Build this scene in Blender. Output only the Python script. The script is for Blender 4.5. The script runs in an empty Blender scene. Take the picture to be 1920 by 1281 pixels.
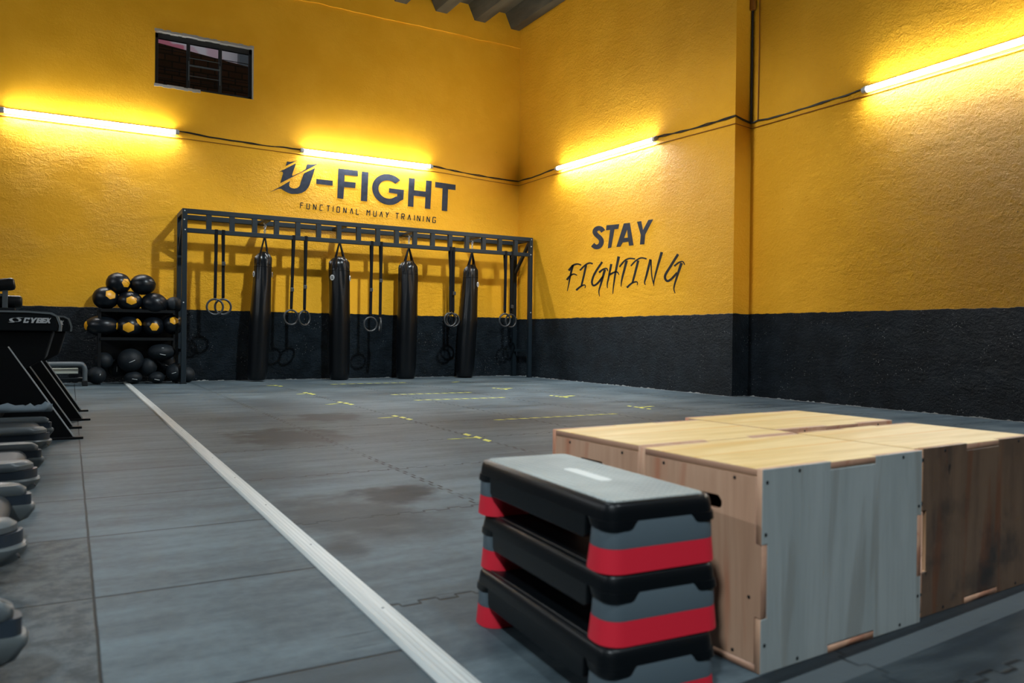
import bpy, bmesh, math, random
from mathutils import Vector, Matrix
random.seed(7)
SC = bpy.context.scene
COL = SC.collection
PI = math.pi

# ------------------------------------------------------------------ camera
H_EYE = .75
FPX, CX, CY = 1455., 960., 640.5
YAW, PITCH, ROLL = math.radians(29.7), math.radians(-.35), math.radians(.66)
_f = Vector((math.sin(YAW)*math.cos(PITCH), math.cos(YAW)*math.cos(PITCH), math.sin(PITCH)))
_r = Vector((math.cos(YAW), -math.sin(YAW), 0))
_u = _r.cross(_f)
R_ = math.cos(ROLL)*_r + math.sin(ROLL)*_u
U_ = -math.sin(ROLL)*_r + math.cos(ROLL)*_u
EYE = Vector((0, 0, H_EYE))
cam = bpy.data.cameras.new('camera')
cam.lens = FPX/1920*36
cam.sensor_width = 36
cam.clip_start, cam.clip_end = .05, 200
cam.dof.use_dof = True
cam.dof.focus_distance = 12.0
cam.dof.aperture_fstop = 4.0
camo = bpy.data.objects.new('camera', cam)
COL.objects.link(camo)
m4 = Matrix((R_, U_, -_f)).transposed().to_4x4()
m4.translation = EYE
camo.matrix_world = m4
SC.camera = camo

# ------------------------------------------------------------------ world, lights, exposure
W = bpy.data.worlds.new('World'); SC.world = W
W.use_nodes = True
W.node_tree.nodes['Background'].inputs[0].default_value = (.75, .82, 1, 1)
W.node_tree.nodes['Background'].inputs[1].default_value = .55
SC.view_settings.view_transform = 'Standard'
SC.view_settings.look = 'None'
SC.view_settings.exposure = 0
SC.view_settings.gamma = 1
SC.view_settings.use_curve_mapping = False
SC.cycles.use_denoising = True
SC.cycles.max_bounces = 8
SC.cycles.diffuse_bounces = 4
SC.cycles.sample_clamp_indirect = 6
TUBE_STRENGTH = 185.0


def unseen_spot(x, y, z, power, size, cone, tx, ty, color=(.84, .95, 1)):
    l = bpy.data.lights.new('unseen_spot_light', 'SPOT')
    l.energy = power; l.spot_size = math.radians(cone); l.spot_blend = .8
    l.shadow_soft_size = size; l.color = color
    o = bpy.data.objects.new('unseen_spot_light', l); COL.objects.link(o)
    o.location = (x, y, z)
    o.rotation_euler = Vector((tx-x, ty-y, (.9 if tx > 7 else 0)-z)).to_track_quat('-Z', 'Y').to_euler()
    return o


unseen_spot(4.3, 7.0, 6.4, 2000, .12, 88, 4.0, 11.0)  # ceiling high bay that throws the rig's shadow on the back wall
unseen_spot(1.3, 8.6, 6.4, 1350, .6, 60, 7.6, 7.6, (.95, .97, 1))  # added fill from the left that brightens the right wall
unseen_spot(1.2, 4.6, 6.4, 560, .2, 70, .5, 3.8)
unseen_spot(-2.6, -1.8, 5.8, 1500, .25, 44, 1.3, 1.7)  # unseen light from the front left, placed to reach the boxes' left sides
unseen_spot(2.0, -2.2, 6.3, 700, .25, 46, 1.6, 1.2)  # added cool fill behind the camera for the box fronts


# ------------------------------------------------------------------ picture point -> place
def ray(x, y):
    return ((x-CX)/FPX)*R_ - ((y-CY)/FPX)*U_ + _f


def on_back(x, y, Y):
    d = ray(x, y); return EYE + d*(Y/d.y)


def on_right(x, y, X):
    d = ray(x, y); return EYE + d*(X/d.x)


def on_floor(x, y, z=0):
    d = ray(x, y); return EYE + d*((z-H_EYE)/d.z)


BACK, XR, XR2, YP = 12.97, 7.504, 7.795, 7.36      # back wall, right wall, right wall near part, pilaster face


# ------------------------------------------------------------------ materials
class N:
    """small helper for node materials"""
    def __init__(s, name):
        s.mat = bpy.data.materials.new(name); s.mat.use_nodes = True
        s.t = s.mat.node_tree; s.b = s.t.nodes['Principled BSDF']

    def node(s, typ, **kw):
        n = s.t.nodes.new(typ)
        for k, v in kw.items(): setattr(n, k, v)
        return n

    def put(s, sock, v):
        if hasattr(v, 'is_output'): s.t.links.new(v, sock)
        else:
            if isinstance(v, tuple) and len(v) == 3 and sock.type == 'RGBA': v = (*v, 1)
            sock.default_value = v

    def m(s, op, a, b=0., c=0.):
        n = s.node('ShaderNodeMath', operation=op)
        s.put(n.inputs[0], a); s.put(n.inputs[1], b); s.put(n.inputs[2], c)
        return n.outputs[0]

    def pos(s, obj=False):
        if obj: p = s.node('ShaderNodeTexCoord').outputs['Object']
        else: p = s.node('ShaderNodeNewGeometry').outputs['Position']
        x = s.node('ShaderNodeSeparateXYZ'); s.put(x.inputs[0], p)
        return p, x.outputs[0], x.outputs[1], x.outputs[2]

    def noise(s, vec, scale, detail=4., rough=.55, dist=0.):
        n = s.node('ShaderNodeTexNoise')
        s.put(n.inputs['Vector'], vec); n.inputs['Scale'].default_value = scale
        n.inputs['Detail'].default_value = detail; n.inputs['Roughness'].default_value = rough
        n.inputs['Distortion'].default_value = dist
        return n.outputs[0]

    def voro(s, vec, scale):
        n = s.node('ShaderNodeTexVoronoi'); s.put(n.inputs['Vector'], vec); n.inputs['Scale'].default_value = scale
        return n.outputs['Distance']

    def stretch(s, vec, sc):
        n = s.node('ShaderNodeVectorMath', operation='MULTIPLY'); s.put(n.inputs[0], vec); n.inputs[1].default_value = sc
        return n.outputs[0]

    def step(s, v, a, b):
        n = s.node('ShaderNodeMapRange'); n.interpolation_type = 'SMOOTHSTEP'
        s.put(n.inputs['Value'], v); s.put(n.inputs['From Min'], a); s.put(n.inputs['From Max'], b)
        return n.outputs[0]

    def mix(s, f, a, b):
        n = s.node('ShaderNodeMix', data_type='RGBA')
        s.put(n.inputs[0], f); s.put(n.inputs[6], a); s.put(n.inputs[7], b)
        return n.outputs[2]

    def bump(s, h, strength=.3, dist=.01):
        n = s.node('ShaderNodeBump'); s.put(n.inputs['Height'], h); s.put(n.inputs['Strength'], strength)
        n.inputs['Distance'].default_value = dist
        s.t.links.new(n.outputs[0], s.b.inputs['Normal'])

    def base(s, c): s.put(s.b.inputs['Base Color'], c)
    def rough(s, v): s.put(s.b.inputs['Roughness'], v)
    def spec(s, v): s.b.inputs['Specular IOR Level'].default_value = v


def plain(name, color, rough=.5, metal=0., spec=.5, grain=0., gscale=60., var=0.):
    n = N(name); p, x, y, z = n.pos(True)
    if var:
        k = n.noise(p, 9, 4)
        n.base(n.mix(n.step(k, .3, .7), tuple(c*(1-var) for c in color), tuple(min(1, c*(1+var)) for c in color)))
    else: n.base(color)
    n.rough(rough); n.b.inputs['Metallic'].default_value = metal; n.spec(spec)
    if grain: n.bump(n.noise(p, gscale, 3), grain, .004)
    return n.mat


YEL_A, YEL_B = (.82, .405, .021), (.76, .366, .015)


def wall_paint(name, band, amp, ruts=False):
    n = N(name); p, x, y, z = n.pos()
    wob = n.m('MULTIPLY', n.m('SUBTRACT', n.noise(p, 9, 5), .5), .035)
    ze = n.m('ADD', z, wob)
    up = n.step(ze, band-.004, band+.004)
    yel = n.mix(n.step(n.noise(p, 1.6, 5), .35, .7), YEL_B, YEL_A)
    nz = n.noise(p, 55, 2)
    pale_specks = n.m('MULTIPLY', n.step(n.voro(p, 30), .17, .10), n.step(n.noise(p, 3.2, 5, .6), .47, .64))
    blk = n.mix(n.step(n.noise(p, 4, 5), .35, .7), (.0055, .0098, .014), (.0125, .0205, .028))
    blk = n.mix(n.m('MULTIPLY', pale_specks, .75), blk, (.42, .44, .44))  # sparse pale specks over the black band
    c = n.mix(up, blk, yel)
    # rubbed pale mortar line where the wall meets the floor
    foot = n.step(n.m('SUBTRACT', z, n.m('MULTIPLY', n.step(n.noise(p, 9, 5), .45, .8), .022)), .006, .001)
    c = n.mix(foot, c, (.46, .48, .47))
    # small drilled holes / specks in the yellow
    sp = n.m('MULTIPLY', n.step(n.voro(p, 7), .05, .03), n.step(n.noise(p, 2.3, 2), .6, .64))
    c = n.mix(n.m('MULTIPLY', sp, .7), c, (.05, .03, .01))
    n.base(c)
    n.rough(n.mix(up, (.5,)*3, (.55,)*3)); n.spec(.14)
    fine = n.noise(p, 26, 7, .66, .5)
    pat = n.step(n.noise(p, .8, 3), .38, .66)           # rougher and smoother patches of plaster
    drag = n.noise(n.stretch(p, (1, 1, 1.9)), 8, 8, .68, .9)
    lump = n.m('ABSOLUTE', n.m('SUBTRACT', n.noise(p, 17, 6, .66, .5), .5))
    if ruts:
        zone = n.m('ADD', n.m('MULTIPLY', n.m('MULTIPLY', n.step(y, 6.9, 4.6), n.step(z, 3.72, 3.3)), .9), .22)
        comb = n.m('MULTIPLY', n.m('SINE', n.m('ADD', n.m('MULTIPLY', n.m('ADD', y, n.m('MULTIPLY', z, .8)), 95), n.m('MULTIPLY', n.noise(p, 2.5, 3), 14))), n.step(n.noise(p, 2.1, 3), .45, .7))
        wave = n.noise(n.stretch(p, (1, 1.2, 3.2)), 1.5, 4, .55, .8)
        h = n.m('MULTIPLY', zone, n.m('ADD', n.m('ADD', n.m('MULTIPLY', drag, 1.9), n.m('MULTIPLY', lump, 3.4)), n.m('ADD', n.m('MULTIPLY', comb, .10), n.m('MULTIPLY', wave, 3.2))))
        h = n.m('ADD', h, n.m('MULTIPLY', fine, .45))
    else:
        low = n.m('ADD', n.m('MULTIPLY', n.step(z, 3.95, 3.4), .8), .2)
        h = n.m('MULTIPLY', low, n.m('MULTIPLY', n.m('ADD', pat, .3), n.m('ADD', n.m('MULTIPLY', drag, .9), n.m('ADD', n.m('MULTIPLY', lump, .8), n.m('MULTIPLY', fine, .45)))))
    h = n.m('ADD', h, n.m('MULTIPLY', n.m('SUBTRACT', 1., up), n.m('ADD', n.m('MULTIPLY', n.noise(p, 38, 6, .72), 1.3), n.m('MULTIPLY', drag, 1.2))))
    n.bump(h, 1.0, .027*amp)
    return n.mat


M = {}
M['wall_back'] = wall_paint('wall paint back', 1.112, 1.0)
M['wall_right'] = wall_paint('wall paint right', 1.085, .9, True)


M['wall_dark'] = plain('dark grey wall', (.045, .05, .055), .7, grain=.3)  # unseen walls kept dark to cut the bounced fill light


def floor_mat():
    n = N('rubber floor'); p, x, y, z = n.pos()
    left = n.m('LESS_THAN', x, .735)
    big = n.noise(p, .9, 5, .6)
    streak = n.noise(n.stretch(p, (.6, 3.4, 1)), 2.2, 6, .6, .3)
    fine = n.noise(p, 26, 5, .6)
    wear = n.m('ADD', n.m('MULTIPLY', big, .55), n.m('MULTIPLY', streak, .45))
    wear = n.m('ADD', n.m('MULTIPLY', wear, .85), n.m('MULTIPLY', fine, .15))
    c = n.mix(n.step(wear, .36, .66), (.034, .049, .060), (.114, .148, .166))
    # left column's near tiles are rubbed; the tile beside them gets painted foreground dimness
    t1 = n.m('MULTIPLY', n.m('LESS_THAN', x, .065), n.m('LESS_THAN', y, 3.219))
    near_dim = n.m('MULTIPLY', n.m('MULTIPLY', n.m('LESS_THAN', x, .735), n.m('GREATER_THAN', x, .065)), n.m('LESS_THAN', y, 1.729))
    rubbed = n.noise(p, 14, 7, .7)
    c = n.mix(n.m('MULTIPLY', t1, .8), c, n.mix(n.step(rubbed, .38, .62), (.016, .023, .028), (.070, .082, .088)))
    c = n.mix(n.m('MULTIPLY', near_dim, .6), c, (.030, .042, .050))
    # scuffed dark patches
    for (sx, sy, r, k) in ((2.07, 6.95, .36, .8), (1.40, 5.77, .46, .85), (1.33, 3.44, .2, .95), (1.46, 3.5, .13, .9), (.85, 2.64, .1, .7), (1.0, 3.15, .34, .6), (1.2, 2.9, .25, .45)):
        dx = n.m('SUBTRACT', x, sx); dy = n.m('MULTIPLY', n.m('SUBTRACT', y, sy), .75)
        d = n.m('SQRT', n.m('ADD', n.m('MULTIPLY', dx, dx), n.m('MULTIPLY', dy, dy)))
        d = n.m('ADD', d, n.m('MULTIPLY', n.m('SUBTRACT', n.noise(p, 5.5, 5), .5), r*1.6))
        c = n.mix(n.m('MULTIPLY', n.step(d, r*1.1, r*.45), k), c, (.006, .012, .018))
    # darker smooth rubber in front of the boxes, with a bevelled edge strip
    yy = n.m('SUBTRACT', y, n.m('MULTIPLY', x, .075))
    near = n.m('MULTIPLY', n.m('LESS_THAN', yy, 1.09), n.m('GREATER_THAN', x, .79))
    dk = n.mix(n.step(streak, .4, .65), (.018, .026, .033), (.045, .058, .066))
    c = n.mix(near, c, dk)
    lip = n.m('MULTIPLY', n.m('MULTIPLY', n.m('LESS_THAN', yy, 1.072), n.m('GREATER_THAN', yy, 1.0)), n.m('GREATER_THAN', x, .79))
    c = n.mix(n.m('MULTIPLY', lip, .8), c, (.085, .10, .11))
    dark_band = n.m('MULTIPLY', n.m('MULTIPLY', n.m('LESS_THAN', yy, 1.12), n.m('GREATER_THAN', yy, 1.074)), n.m('GREATER_THAN', x, .79))
    c = n.mix(n.m('MULTIPLY', dark_band, .9), c, (.008, .011, .014))  # black band along the front foot of the boxes
    # thin scratches
    scr = n.noise(n.stretch(p, (.5, 7, 1)), 5, 3, .5)
    c = n.mix(n.m('MULTIPLY', n.step(scr, .68, .72), .55), c, (.02, .026, .03))

    def near_line(v, first, pitch):
        q = n.m('DIVIDE', n.m('SUBTRACT', v, first), pitch)
        f = n.m('SUBTRACT', q, n.m('ROUND', q))
        return n.m('MULTIPLY', f, pitch)

    def tooth(t, per, amp):
        s = n.m('SINE', n.m('MULTIPLY', t, 2*PI/per))
        return n.m('MULTIPLY', n.m('SIGN', s), amp), s
    gap = n.step(n.noise(p, 1.7, 3), .36, .52)
    ty, s1 = tooth(x, .115, .012); tx, s2 = tooth(y, .115, .012)
    ly = n.m('ABSOLUTE', n.m('ADD', near_line(y, 2.02, 1.04), ty))
    lx = n.m('ABSOLUTE', n.m('ADD', near_line(x, 1.6, 1.02), tx))
    my = n.step(ly, .008, .004); mx = n.step(lx, .008, .004)
    ey = n.m('MULTIPLY', n.m('LESS_THAN', n.m('ABSOLUTE', s1), .16), n.m('LESS_THAN', n.m('ABSOLUTE', near_line(y, 2.02, 1.04)), .013))
    ex = n.m('MULTIPLY', n.m('LESS_THAN', n.m('ABSOLUTE', s2), .16), n.m('LESS_THAN', n.m('ABSOLUTE', near_line(x, 1.6, 1.02)), .013))
    puzzle = n.m('MAXIMUM', n.m('MAXIMUM', my, mx), n.m('MAXIMUM', ex, ey))
    puzzle = n.m('MULTIPLY', puzzle, n.m('ADD', n.m('MULTIPLY', gap, .8), .2))
    # plain square tiles left of the strip
    w = n.m('MULTIPLY', n.m('SUBTRACT', n.noise(p, 4, 3), .5), .006)
    a = n.step(n.m('ABSOLUTE', n.m('ADD', near_line(y, 2.474, .745), w)), .007, .003)
    b = n.step(n.m('ABSOLUTE', n.m('SUBTRACT', n.m('ADD', x, w), .065)), .005, .002)
    tiles = n.m('MAXIMUM', a, b)
    seam = n.m('ADD', n.m('MULTIPLY', left, tiles), n.m('MULTIPLY', n.m('SUBTRACT', 1., left), puzzle))
    c = n.mix(seam, c, (.006, .009, .011))
    n.base(c)
    n.rough(n.m('ADD', n.m('MULTIPLY', wear, .25), .42)); n.spec(.13)
    h = n.m('SUBTRACT', n.m('ADD', n.m('MULTIPLY', fine, .5), n.m('MULTIPLY', n.noise(p, 120, 2), .35)), n.m('MULTIPLY', seam, 1.5))
    n.bump(h, .28, .006)
    return n.mat


M['floor'] = floor_mat()


def strip_mat():
    n = N('ridged aluminium strip'); p, x, y, z = n.pos()
    ridge = n.m('SINE', n.m('MULTIPLY', x, 2*PI/.0145))
    n.base(n.mix(n.step(n.noise(n.stretch(p, (30, .8, 1)), 1, 4), .3, .7), (.38, .41, .41), (.51, .53, .515)))
    n.rough(.42); n.b.inputs['Metallic'].default_value = .15
    n.bump(ridge, .25, .002)
    return n.mat


M['strip'] = strip_mat()


def ceiling_mat():
    n = N('corrugated sheet'); p, x, y, z = n.pos()
    g = n.noise(n.stretch(p, (3, .5, 3)), 2.5, 6)
    n.base(n.mix(n.step(g, .3, .75), (.03, .028, .018), (.075, .07, .045)))
    n.rough(.55)
    n.bump(n.noise(p, 20, 4), .2, .01)
    return n.mat


M['ceiling'] = ceiling_mat()
M['paint_letter'] = plain('navy wall paint', (.014, .019, .032), .6, 0, .2, grain=.5, gscale=45, var=.35)
M['ink_letter'] = plain('black brush paint', (.007, .009, .012), .6, 0, .2, grain=.5, gscale=45, var=.3)
M['rig'] = plain('black powder coated steel', (.009, .0155, .021), .45, 0, .22, .08, 150)
M['steel'] = plain('bright steel', (.62, .63, .63), .35, .35)
M['bag'] = plain('black glossy vinyl', (.0026, .0036, .0048), .28, 0, .32, .12, 30)
M['web'] = plain('black webbing', (.0035, .004, .005), .8, 0, .15, .3, 200)
M['white_badge'] = plain('white print', (.62, .64, .64), .6)
M['black_print'] = plain('black print', (.01, .01, .012), .6)
M['ring'] = plain('dark worn ring', (.035, .04, .045), .35, .3)
M['rubber'] = plain('black rubber', (.005, .006, .008), .55, 0, .3, .25, 90)
M['ballskin'] = plain('black ball vinyl', (.003, .0048, .0075), .34, 0, .3, .1, 60)
M['ball_yellow'] = plain('amber ball patch', (.70, .33, .01), .38, grain=.1)
M['slam'] = plain('dull slam ball rubber', (.006, .0095, .013), .55, 0, .25, .5, 120)
M['chalk'] = plain('pale marking', (.5, .52, .52), .6)
M['shelf'] = plain('black shelf steel', (.003, .004, .005), .4, 0, .3)
M['cable'] = plain('black cable', (.012, .011, .011), .5)
M['wire_paint'] = plain('overpainted wire', (.26, .09, .004), .5)
M['batten'] = plain('grey lamp channel', (.42, .44, .45), .45)
M['tape'] = plain('yellow floor tape', (.62, .62, .10), .55)
M['console'] = plain('charcoal console plastic', (.005, .0075, .0095), .42, 0, .3, .05, 200)
M['trim_grey'] = plain('grey trim plastic', (.070, .084, .092), .42, 0, .35)
M['rim'] = plain('pale grey rim plastic', (.16, .185, .195), .4)
M['trim_light'] = plain('pale grey plastic', (.085, .10, .105), .4, 0, .4)
M['deep'] = plain('dark blue grey plastic', (.022, .032, .045), .45, 0, .3)
M['belt'] = plain('treadmill belt', (.02, .026, .030), .55, grain=.2, gscale=200)
M['worn'] = plain('worn pale print', (.52, .55, .53), .5)
M['letter_grey'] = plain('silver lettering', (.62, .66, .68), .4)
M['pad'] = plain('black upholstery', (.0025, .0035, .0045), .42, 0, .3, .1, 40)
M['beige'] = plain('beige pad', (.36, .38, .33), .6)
M['cloth'] = plain('blue grey cloth', (.12, .16, .19), .9)
M['step_black'] = plain('black moulded plastic', (.0022, .0034, .0046), .36, 0, .22, .05, 200)
M['step_grey'] = plain('slate plastic', (.064, .088, .105), .55, 0, .3, grain=.04, gscale=200)
M['step_red'] = plain('red plastic', (.56, .014, .032), .5, 0, .35, grain=.04, gscale=200)
M['screw'] = plain('black screw', (.03, .035, .04), .35, .7)
M['frame'] = plain('black window steel', (.009, .01, .011), .5)
M['plaster'] = plain('chipped plaster edge', (.34, .31, .26), .8, grain=.6, gscale=30)


def grip_mat():
    n = N('ribbed grey grip mat'); p, x, y, z = n.pos(True)
    w = n.m('MULTIPLY', n.m('SINE', n.m('MULTIPLY', n.m('ADD', x, y), 2*PI/.034)), n.m('SINE', n.m('MULTIPLY', n.m('SUBTRACT', x, y), 2*PI/.034)))
    n.base(n.mix(n.step(n.noise(p, 5, 4), .3, .7), (.25, .285, .28), (.36, .40, .385)))
    n.rough(.5); n.bump(w, .8, .005)
    return n.mat


M['grip'] = grip_mat()


def ply(name, a, b, knot, grain_axis, stain=None, dirt=0.):
    n = N(name); p, x, y, z = n.pos(True)
    st = {'x': (.35, 3.2, 3.2), 'y': (3.2, .35, 3.2), 'z': (3.2, 3.2, .35)}[grain_axis]
    v = n.stretch(p, st)
    g = n.noise(v, 2.6, 6, .6, 1.3)
    fine = n.noise(n.stretch(p, tuple(10 if q > 1 else .6 for q in st)), 9, 4, .6)
    c = n.mix(n.step(g, .36, .66), a, b)
    c = n.mix(n.m('MULTIPLY', n.step(n.noise(v, 1.9, 4, .5, 2.2), .53, .66), .75), c, knot)
    c = n.mix(n.m('MULTIPLY', n.step(fine, .4, .75), .16), c, tuple(q*.55 for q in a))
    if dirt:
        dn = n.noise(p, 4.5, 5, .6)
        c = n.mix(n.m('MULTIPLY', n.step(dn, .46, .72), dirt), c, (.014, .016, .017))
        ch = n.m('MULTIPLY', n.step(n.voro(n.stretch(p, (1, 1, .45)), 16), .14, .10), n.step(n.noise(p, 5, 2), .5, .56))
        c = n.mix(n.m('MULTIPLY', ch, .85), c, (.006, .007, .008))
    n.base(c); n.rough(.5); n.spec(.35)
    n.bump(fine, .12, .003)
    return n.mat


M['ply_top'] = ply('pale plywood top', (.64, .43, .165), (.76, .56, .27), (.66, .37, .10), 'x')
M['ply_side'] = ply('pinkish plywood side', (.50, .295, .19), (.58, .36, .24), (.46, .18, .10), 'z')
M['ply_grey'] = ply('grey washed plywood', (.245, .275, .275), (.29, .32, .32), (.205, .215, .205), 'z')
M['ply_brown'] = ply('dirty brown plywood', (.085, .052, .034), (.125, .078, .05), (.11, .04, .018), 'z', dirt=.9)
M['ply_edge'] = ply('plywood edge', (.36, .20, .135), (.44, .25, .16), (.30, .12, .07), 'y')
M['ply_orange'] = ply('orange plywood side', (.36, .19, .10), (.45, .26, .14), (.34, .12, .05), 'z')
M['shaded_inside'] = plain('shaded plywood inside', (.03, .022, .016), .8)  # dark colour stands for the shade inside the closed box


def emit_mat(name, col, s):
    n = N(name); n.base(col)
    n.b.inputs['Emission Color'].default_value = (*col, 1); n.b.inputs['Emission Strength'].default_value = s
    return n.mat


M['tube'] = emit_mat('lit tube', (.90, .955, 1), TUBE_STRENGTH)


def glass_mat():
    n = N('window glass'); n.base((.8, .85, .85)); n.rough(.02)
    n.b.inputs['Transmission Weight'].default_value = 1; n.b.inputs['IOR'].default_value = 1.05
    return n.mat


M['glass'] = glass_mat()


def brick_mat(name, a, b, mortar, scale):
    n = N(name); p, x, y, z = n.pos()
    cb = n.node('ShaderNodeCombineXYZ'); n.put(cb.inputs[0], x); n.put(cb.inputs[1], z)
    t = n.node('ShaderNodeTexBrick'); n.put(t.inputs['Vector'], cb.outputs[0])
    t.inputs['Scale'].default_value = scale
    for i, q in ((1, a), (2, b), (3, mortar)): t.inputs[i].default_value = (*q, 1)
    t.inputs['Mortar Size'].default_value = .03
    n.base(t.outputs[0]); n.rough(.85)
    return n.mat


M['brick'] = brick_mat('dark brick', (.030, .018, .012), (.060, .030, .018), (.012, .011, .010), 2.2)  # very dark brick tones


def pink_mat():
    n = N('pink render'); p, x, y, z = n.pos()
    s = n.m('SINE', n.m('MULTIPLY', x, 4.6))
    c = n.mix(n.step(s, .0, .15), (.80, .55, .60), (.75, .22, .28))
    c = n.mix(n.step(n.noise(p, 1.4, 2), .5, .55), c, (.85, .80, .80))
    n.base(c); n.rough(.8)
    return n.mat


M['pink'] = pink_mat()


# ------------------------------------------------------------------ mesh helpers
class MB:
    def __init__(s): s.bm = bmesh.new()

    def box(s, lo, hi, mat=None):
        c = [(lo[i]+hi[i])/2 for i in range(3)]; d = [hi[i]-lo[i] for i in range(3)]
        mm = Matrix.Translation(c) @ Matrix.Diagonal((*d, 1))
        if mat is not None: mm = mat @ mm
        bmesh.ops.create_cube(s.bm, size=1, matrix=mm); return s

    def bar(s, a, b, w, h, up=(0, 0, 1)):
        a, b = Vector(a), Vector(b); d = b-a
        z = d.normalized(); x = Vector(up).cross(z)
        if x.length < 1e-4: x = Vector((1, 0, 0)).cross(z)
        x.normalize(); y = z.cross(x)
        mm = Matrix((x*w, y*h, z*d.length)).transposed().to_4x4(); mm.translation = (a+b)/2
        bmesh.ops.create_cube(s.bm, size=1, matrix=mm); return s

    def tube(s, pts, r, n=10, closed=False):
        pts = [Vector(p) for p in pts]; k = len(pts)
        rs = r if isinstance(r, (list, tuple)) else [r]*k
        rings = []; prev = None
        for i, p in enumerate(pts):
            if closed: t = pts[(i+1) % k]-pts[i-1]
            else: t = pts[min(i+1, k-1)]-pts[max(i-1, 0)]
            t.normalize()
            if prev is None:
                x = t.cross(Vector((0, 0, 1)))
                if x.length < 1e-3: x = t.cross(Vector((0, 1, 0)))
            else: x = prev - t*prev.dot(t)
            x.normalize(); prev = x; y = t.cross(x)
            rings.append([s.bm.verts.new(p+(x*math.cos(q*2*PI/n)+y*math.sin(q*2*PI/n))*rs[i]) for q in range(n)])
        m = k if closed else k-1
        for i in range(m):
            a, b = rings[i], rings[(i+1) % k]
            for q in range(n): s.bm.faces.new((a[q], a[(q+1) % n], b[(q+1) % n], b[q]))
        if not closed:
            s.bm.faces.new(rings[0][::-1]); s.bm.faces.new(rings[-1])
        return s

    def lathe(s, prof, n=32, fold=None, M_=None):
        """prof: (r,z) bottom to top around z; fold(theta,z)->radius factor"""
        rings = []
        for r, z in prof:
            if r < 1e-5: rings.append([s.bm.verts.new((0, 0, z))])
            else:
                rings.append([s.bm.verts.new((r*math.cos(q*2*PI/n)*(fold(q*2*PI/n, z) if fold else 1),
                                              r*math.sin(q*2*PI/n)*(fold(q*2*PI/n, z) if fold else 1), z)) for q in range(n)])
        new = [v for rg in rings for v in rg]
        for a, b in zip(rings, rings[1:]):
            for q in range(n):
                q2 = (q+1) % n
                if len(a) == 1 and len(b) == 1: continue
                if len(a) == 1: s.bm.faces.new((a[0], b[q2], b[q]))
                elif len(b) == 1: s.bm.faces.new((a[q], a[q2], b[0]))
                else: s.bm.faces.new((a[q], a[q2], b[q2], b[q]))
        if len(rings[0]) > 1: s.bm.faces.new(rings[0][::-1])
        if len(rings[-1]) > 1: s.bm.faces.new(rings[-1])
        if M_ is not None: bmesh.ops.transform(s.bm, matrix=M_, verts=new)
        return s

    def loft(s, sections, cap=True):
        rings = [[s.bm.verts.new(p) for p in sec] for sec in sections]
        n = len(rings[0])
        for a, b in zip(rings, rings[1:]):
            for q in range(n): s.bm.faces.new((a[q], a[(q+1) % n], b[(q+1) % n], b[q]))
        if cap: s.bm.faces.new(rings[0][::-1]); s.bm.faces.new(rings[-1])
        return s

    def prism(s, poly, axis, lo, hi):
        """2-D convex-or-not polygon swept along an axis ('x','y','z')"""
        def P(u, v, w): return {'x': (w, u, v), 'y': (u, w, v), 'z': (u, v, w)}[axis]
        a = [s.bm.verts.new(P(u, v, lo)) for u, v in poly]; b = [s.bm.verts.new(P(u, v, hi)) for u, v in poly]
        n = len(poly)
        for q in range(n): s.bm.faces.new((a[q], a[(q+1) % n], b[(q+1) % n], b[q]))
        s.bm.faces.new(a[::-1]); s.bm.faces.new(b)
        return s

    def sphere(s, c, r, sc=(1, 1, 1), u=28, v=18):
        mm = Matrix.Translation(c) @ Matrix.Diagonal((*sc, 1))
        bmesh.ops.create_uvsphere(s.bm, u_segments=u, v_segments=v, radius=r, matrix=mm); return s

    def fill(s, loops, t, put):
        """filled 2-D outlines (holes allowed) of thickness t; put(u,v,w) -> point"""
        cu = bpy.data.curves.new('tmp', 'CURVE'); cu.dimensions = '2D'; cu.fill_mode = 'BOTH'; cu.extrude = t/2
        for lp in loops:
            sp = cu.splines.new('POLY'); sp.points.add(len(lp)-1); sp.use_cyclic_u = True
            for q, (u, v) in zip(sp.points, lp): q.co = (u, v, 0, 1)
        o = bpy.data.objects.new('tmp', cu); COL.objects.link(o)
        dg = bpy.context.evaluated_depsgraph_get(); dg.update()
        me = bpy.data.meshes.new_from_object(o.evaluated_get(dg))
        for v in me.vertices: v.co = put(v.co.x, v.co.y, v.co.z)
        s.bm.from_mesh(me)
        bpy.data.objects.remove(o); bpy.data.curves.remove(cu); bpy.data.meshes.remove(me)
        return s


def obj(name, mb, mat, parent=None, loc=None, bevel=0., smooth=False, seg=2, sub=0, wn=False):
    bm = mb.bm
    bmesh.ops.remove_doubles(bm, verts=bm.verts, dist=1e-6)
    bmesh.ops.recalc_face_normals(bm, faces=bm.faces)
    me = bpy.data.meshes.new(name); bm.to_mesh(me); bm.free()
    if mat is not None: me.materials.append(mat)
    o = bpy.data.objects.new(name, me); COL.objects.link(o)
    if smooth:
        for p in me.polygons: p.use_smooth = True
        if smooth == 'auto':
            md = None
            for e in me.edges: pass
            try: me.set_sharp_from_angle(angle=math.radians(42))
            except Exception: pass
    if bevel:
        b = o.modifiers.new('bevel', 'BEVEL'); b.width = bevel; b.segments = seg; b.limit_method = 'ANGLE'; b.angle_limit = math.radians(35)
        b.harden_normals = False
    if sub:
        b = o.modifiers.new('sub', 'SUBSURF'); b.levels = sub; b.render_levels = sub
    if parent: o.parent = parent
    if loc is not None: o.location = loc
    return o


def tag(o, label=None, cat=None, group=None, kind=None):
    for k, v in (('label', label), ('category', cat), ('group', group), ('kind', kind)):
        if v: o[k] = v
    return o


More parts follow.
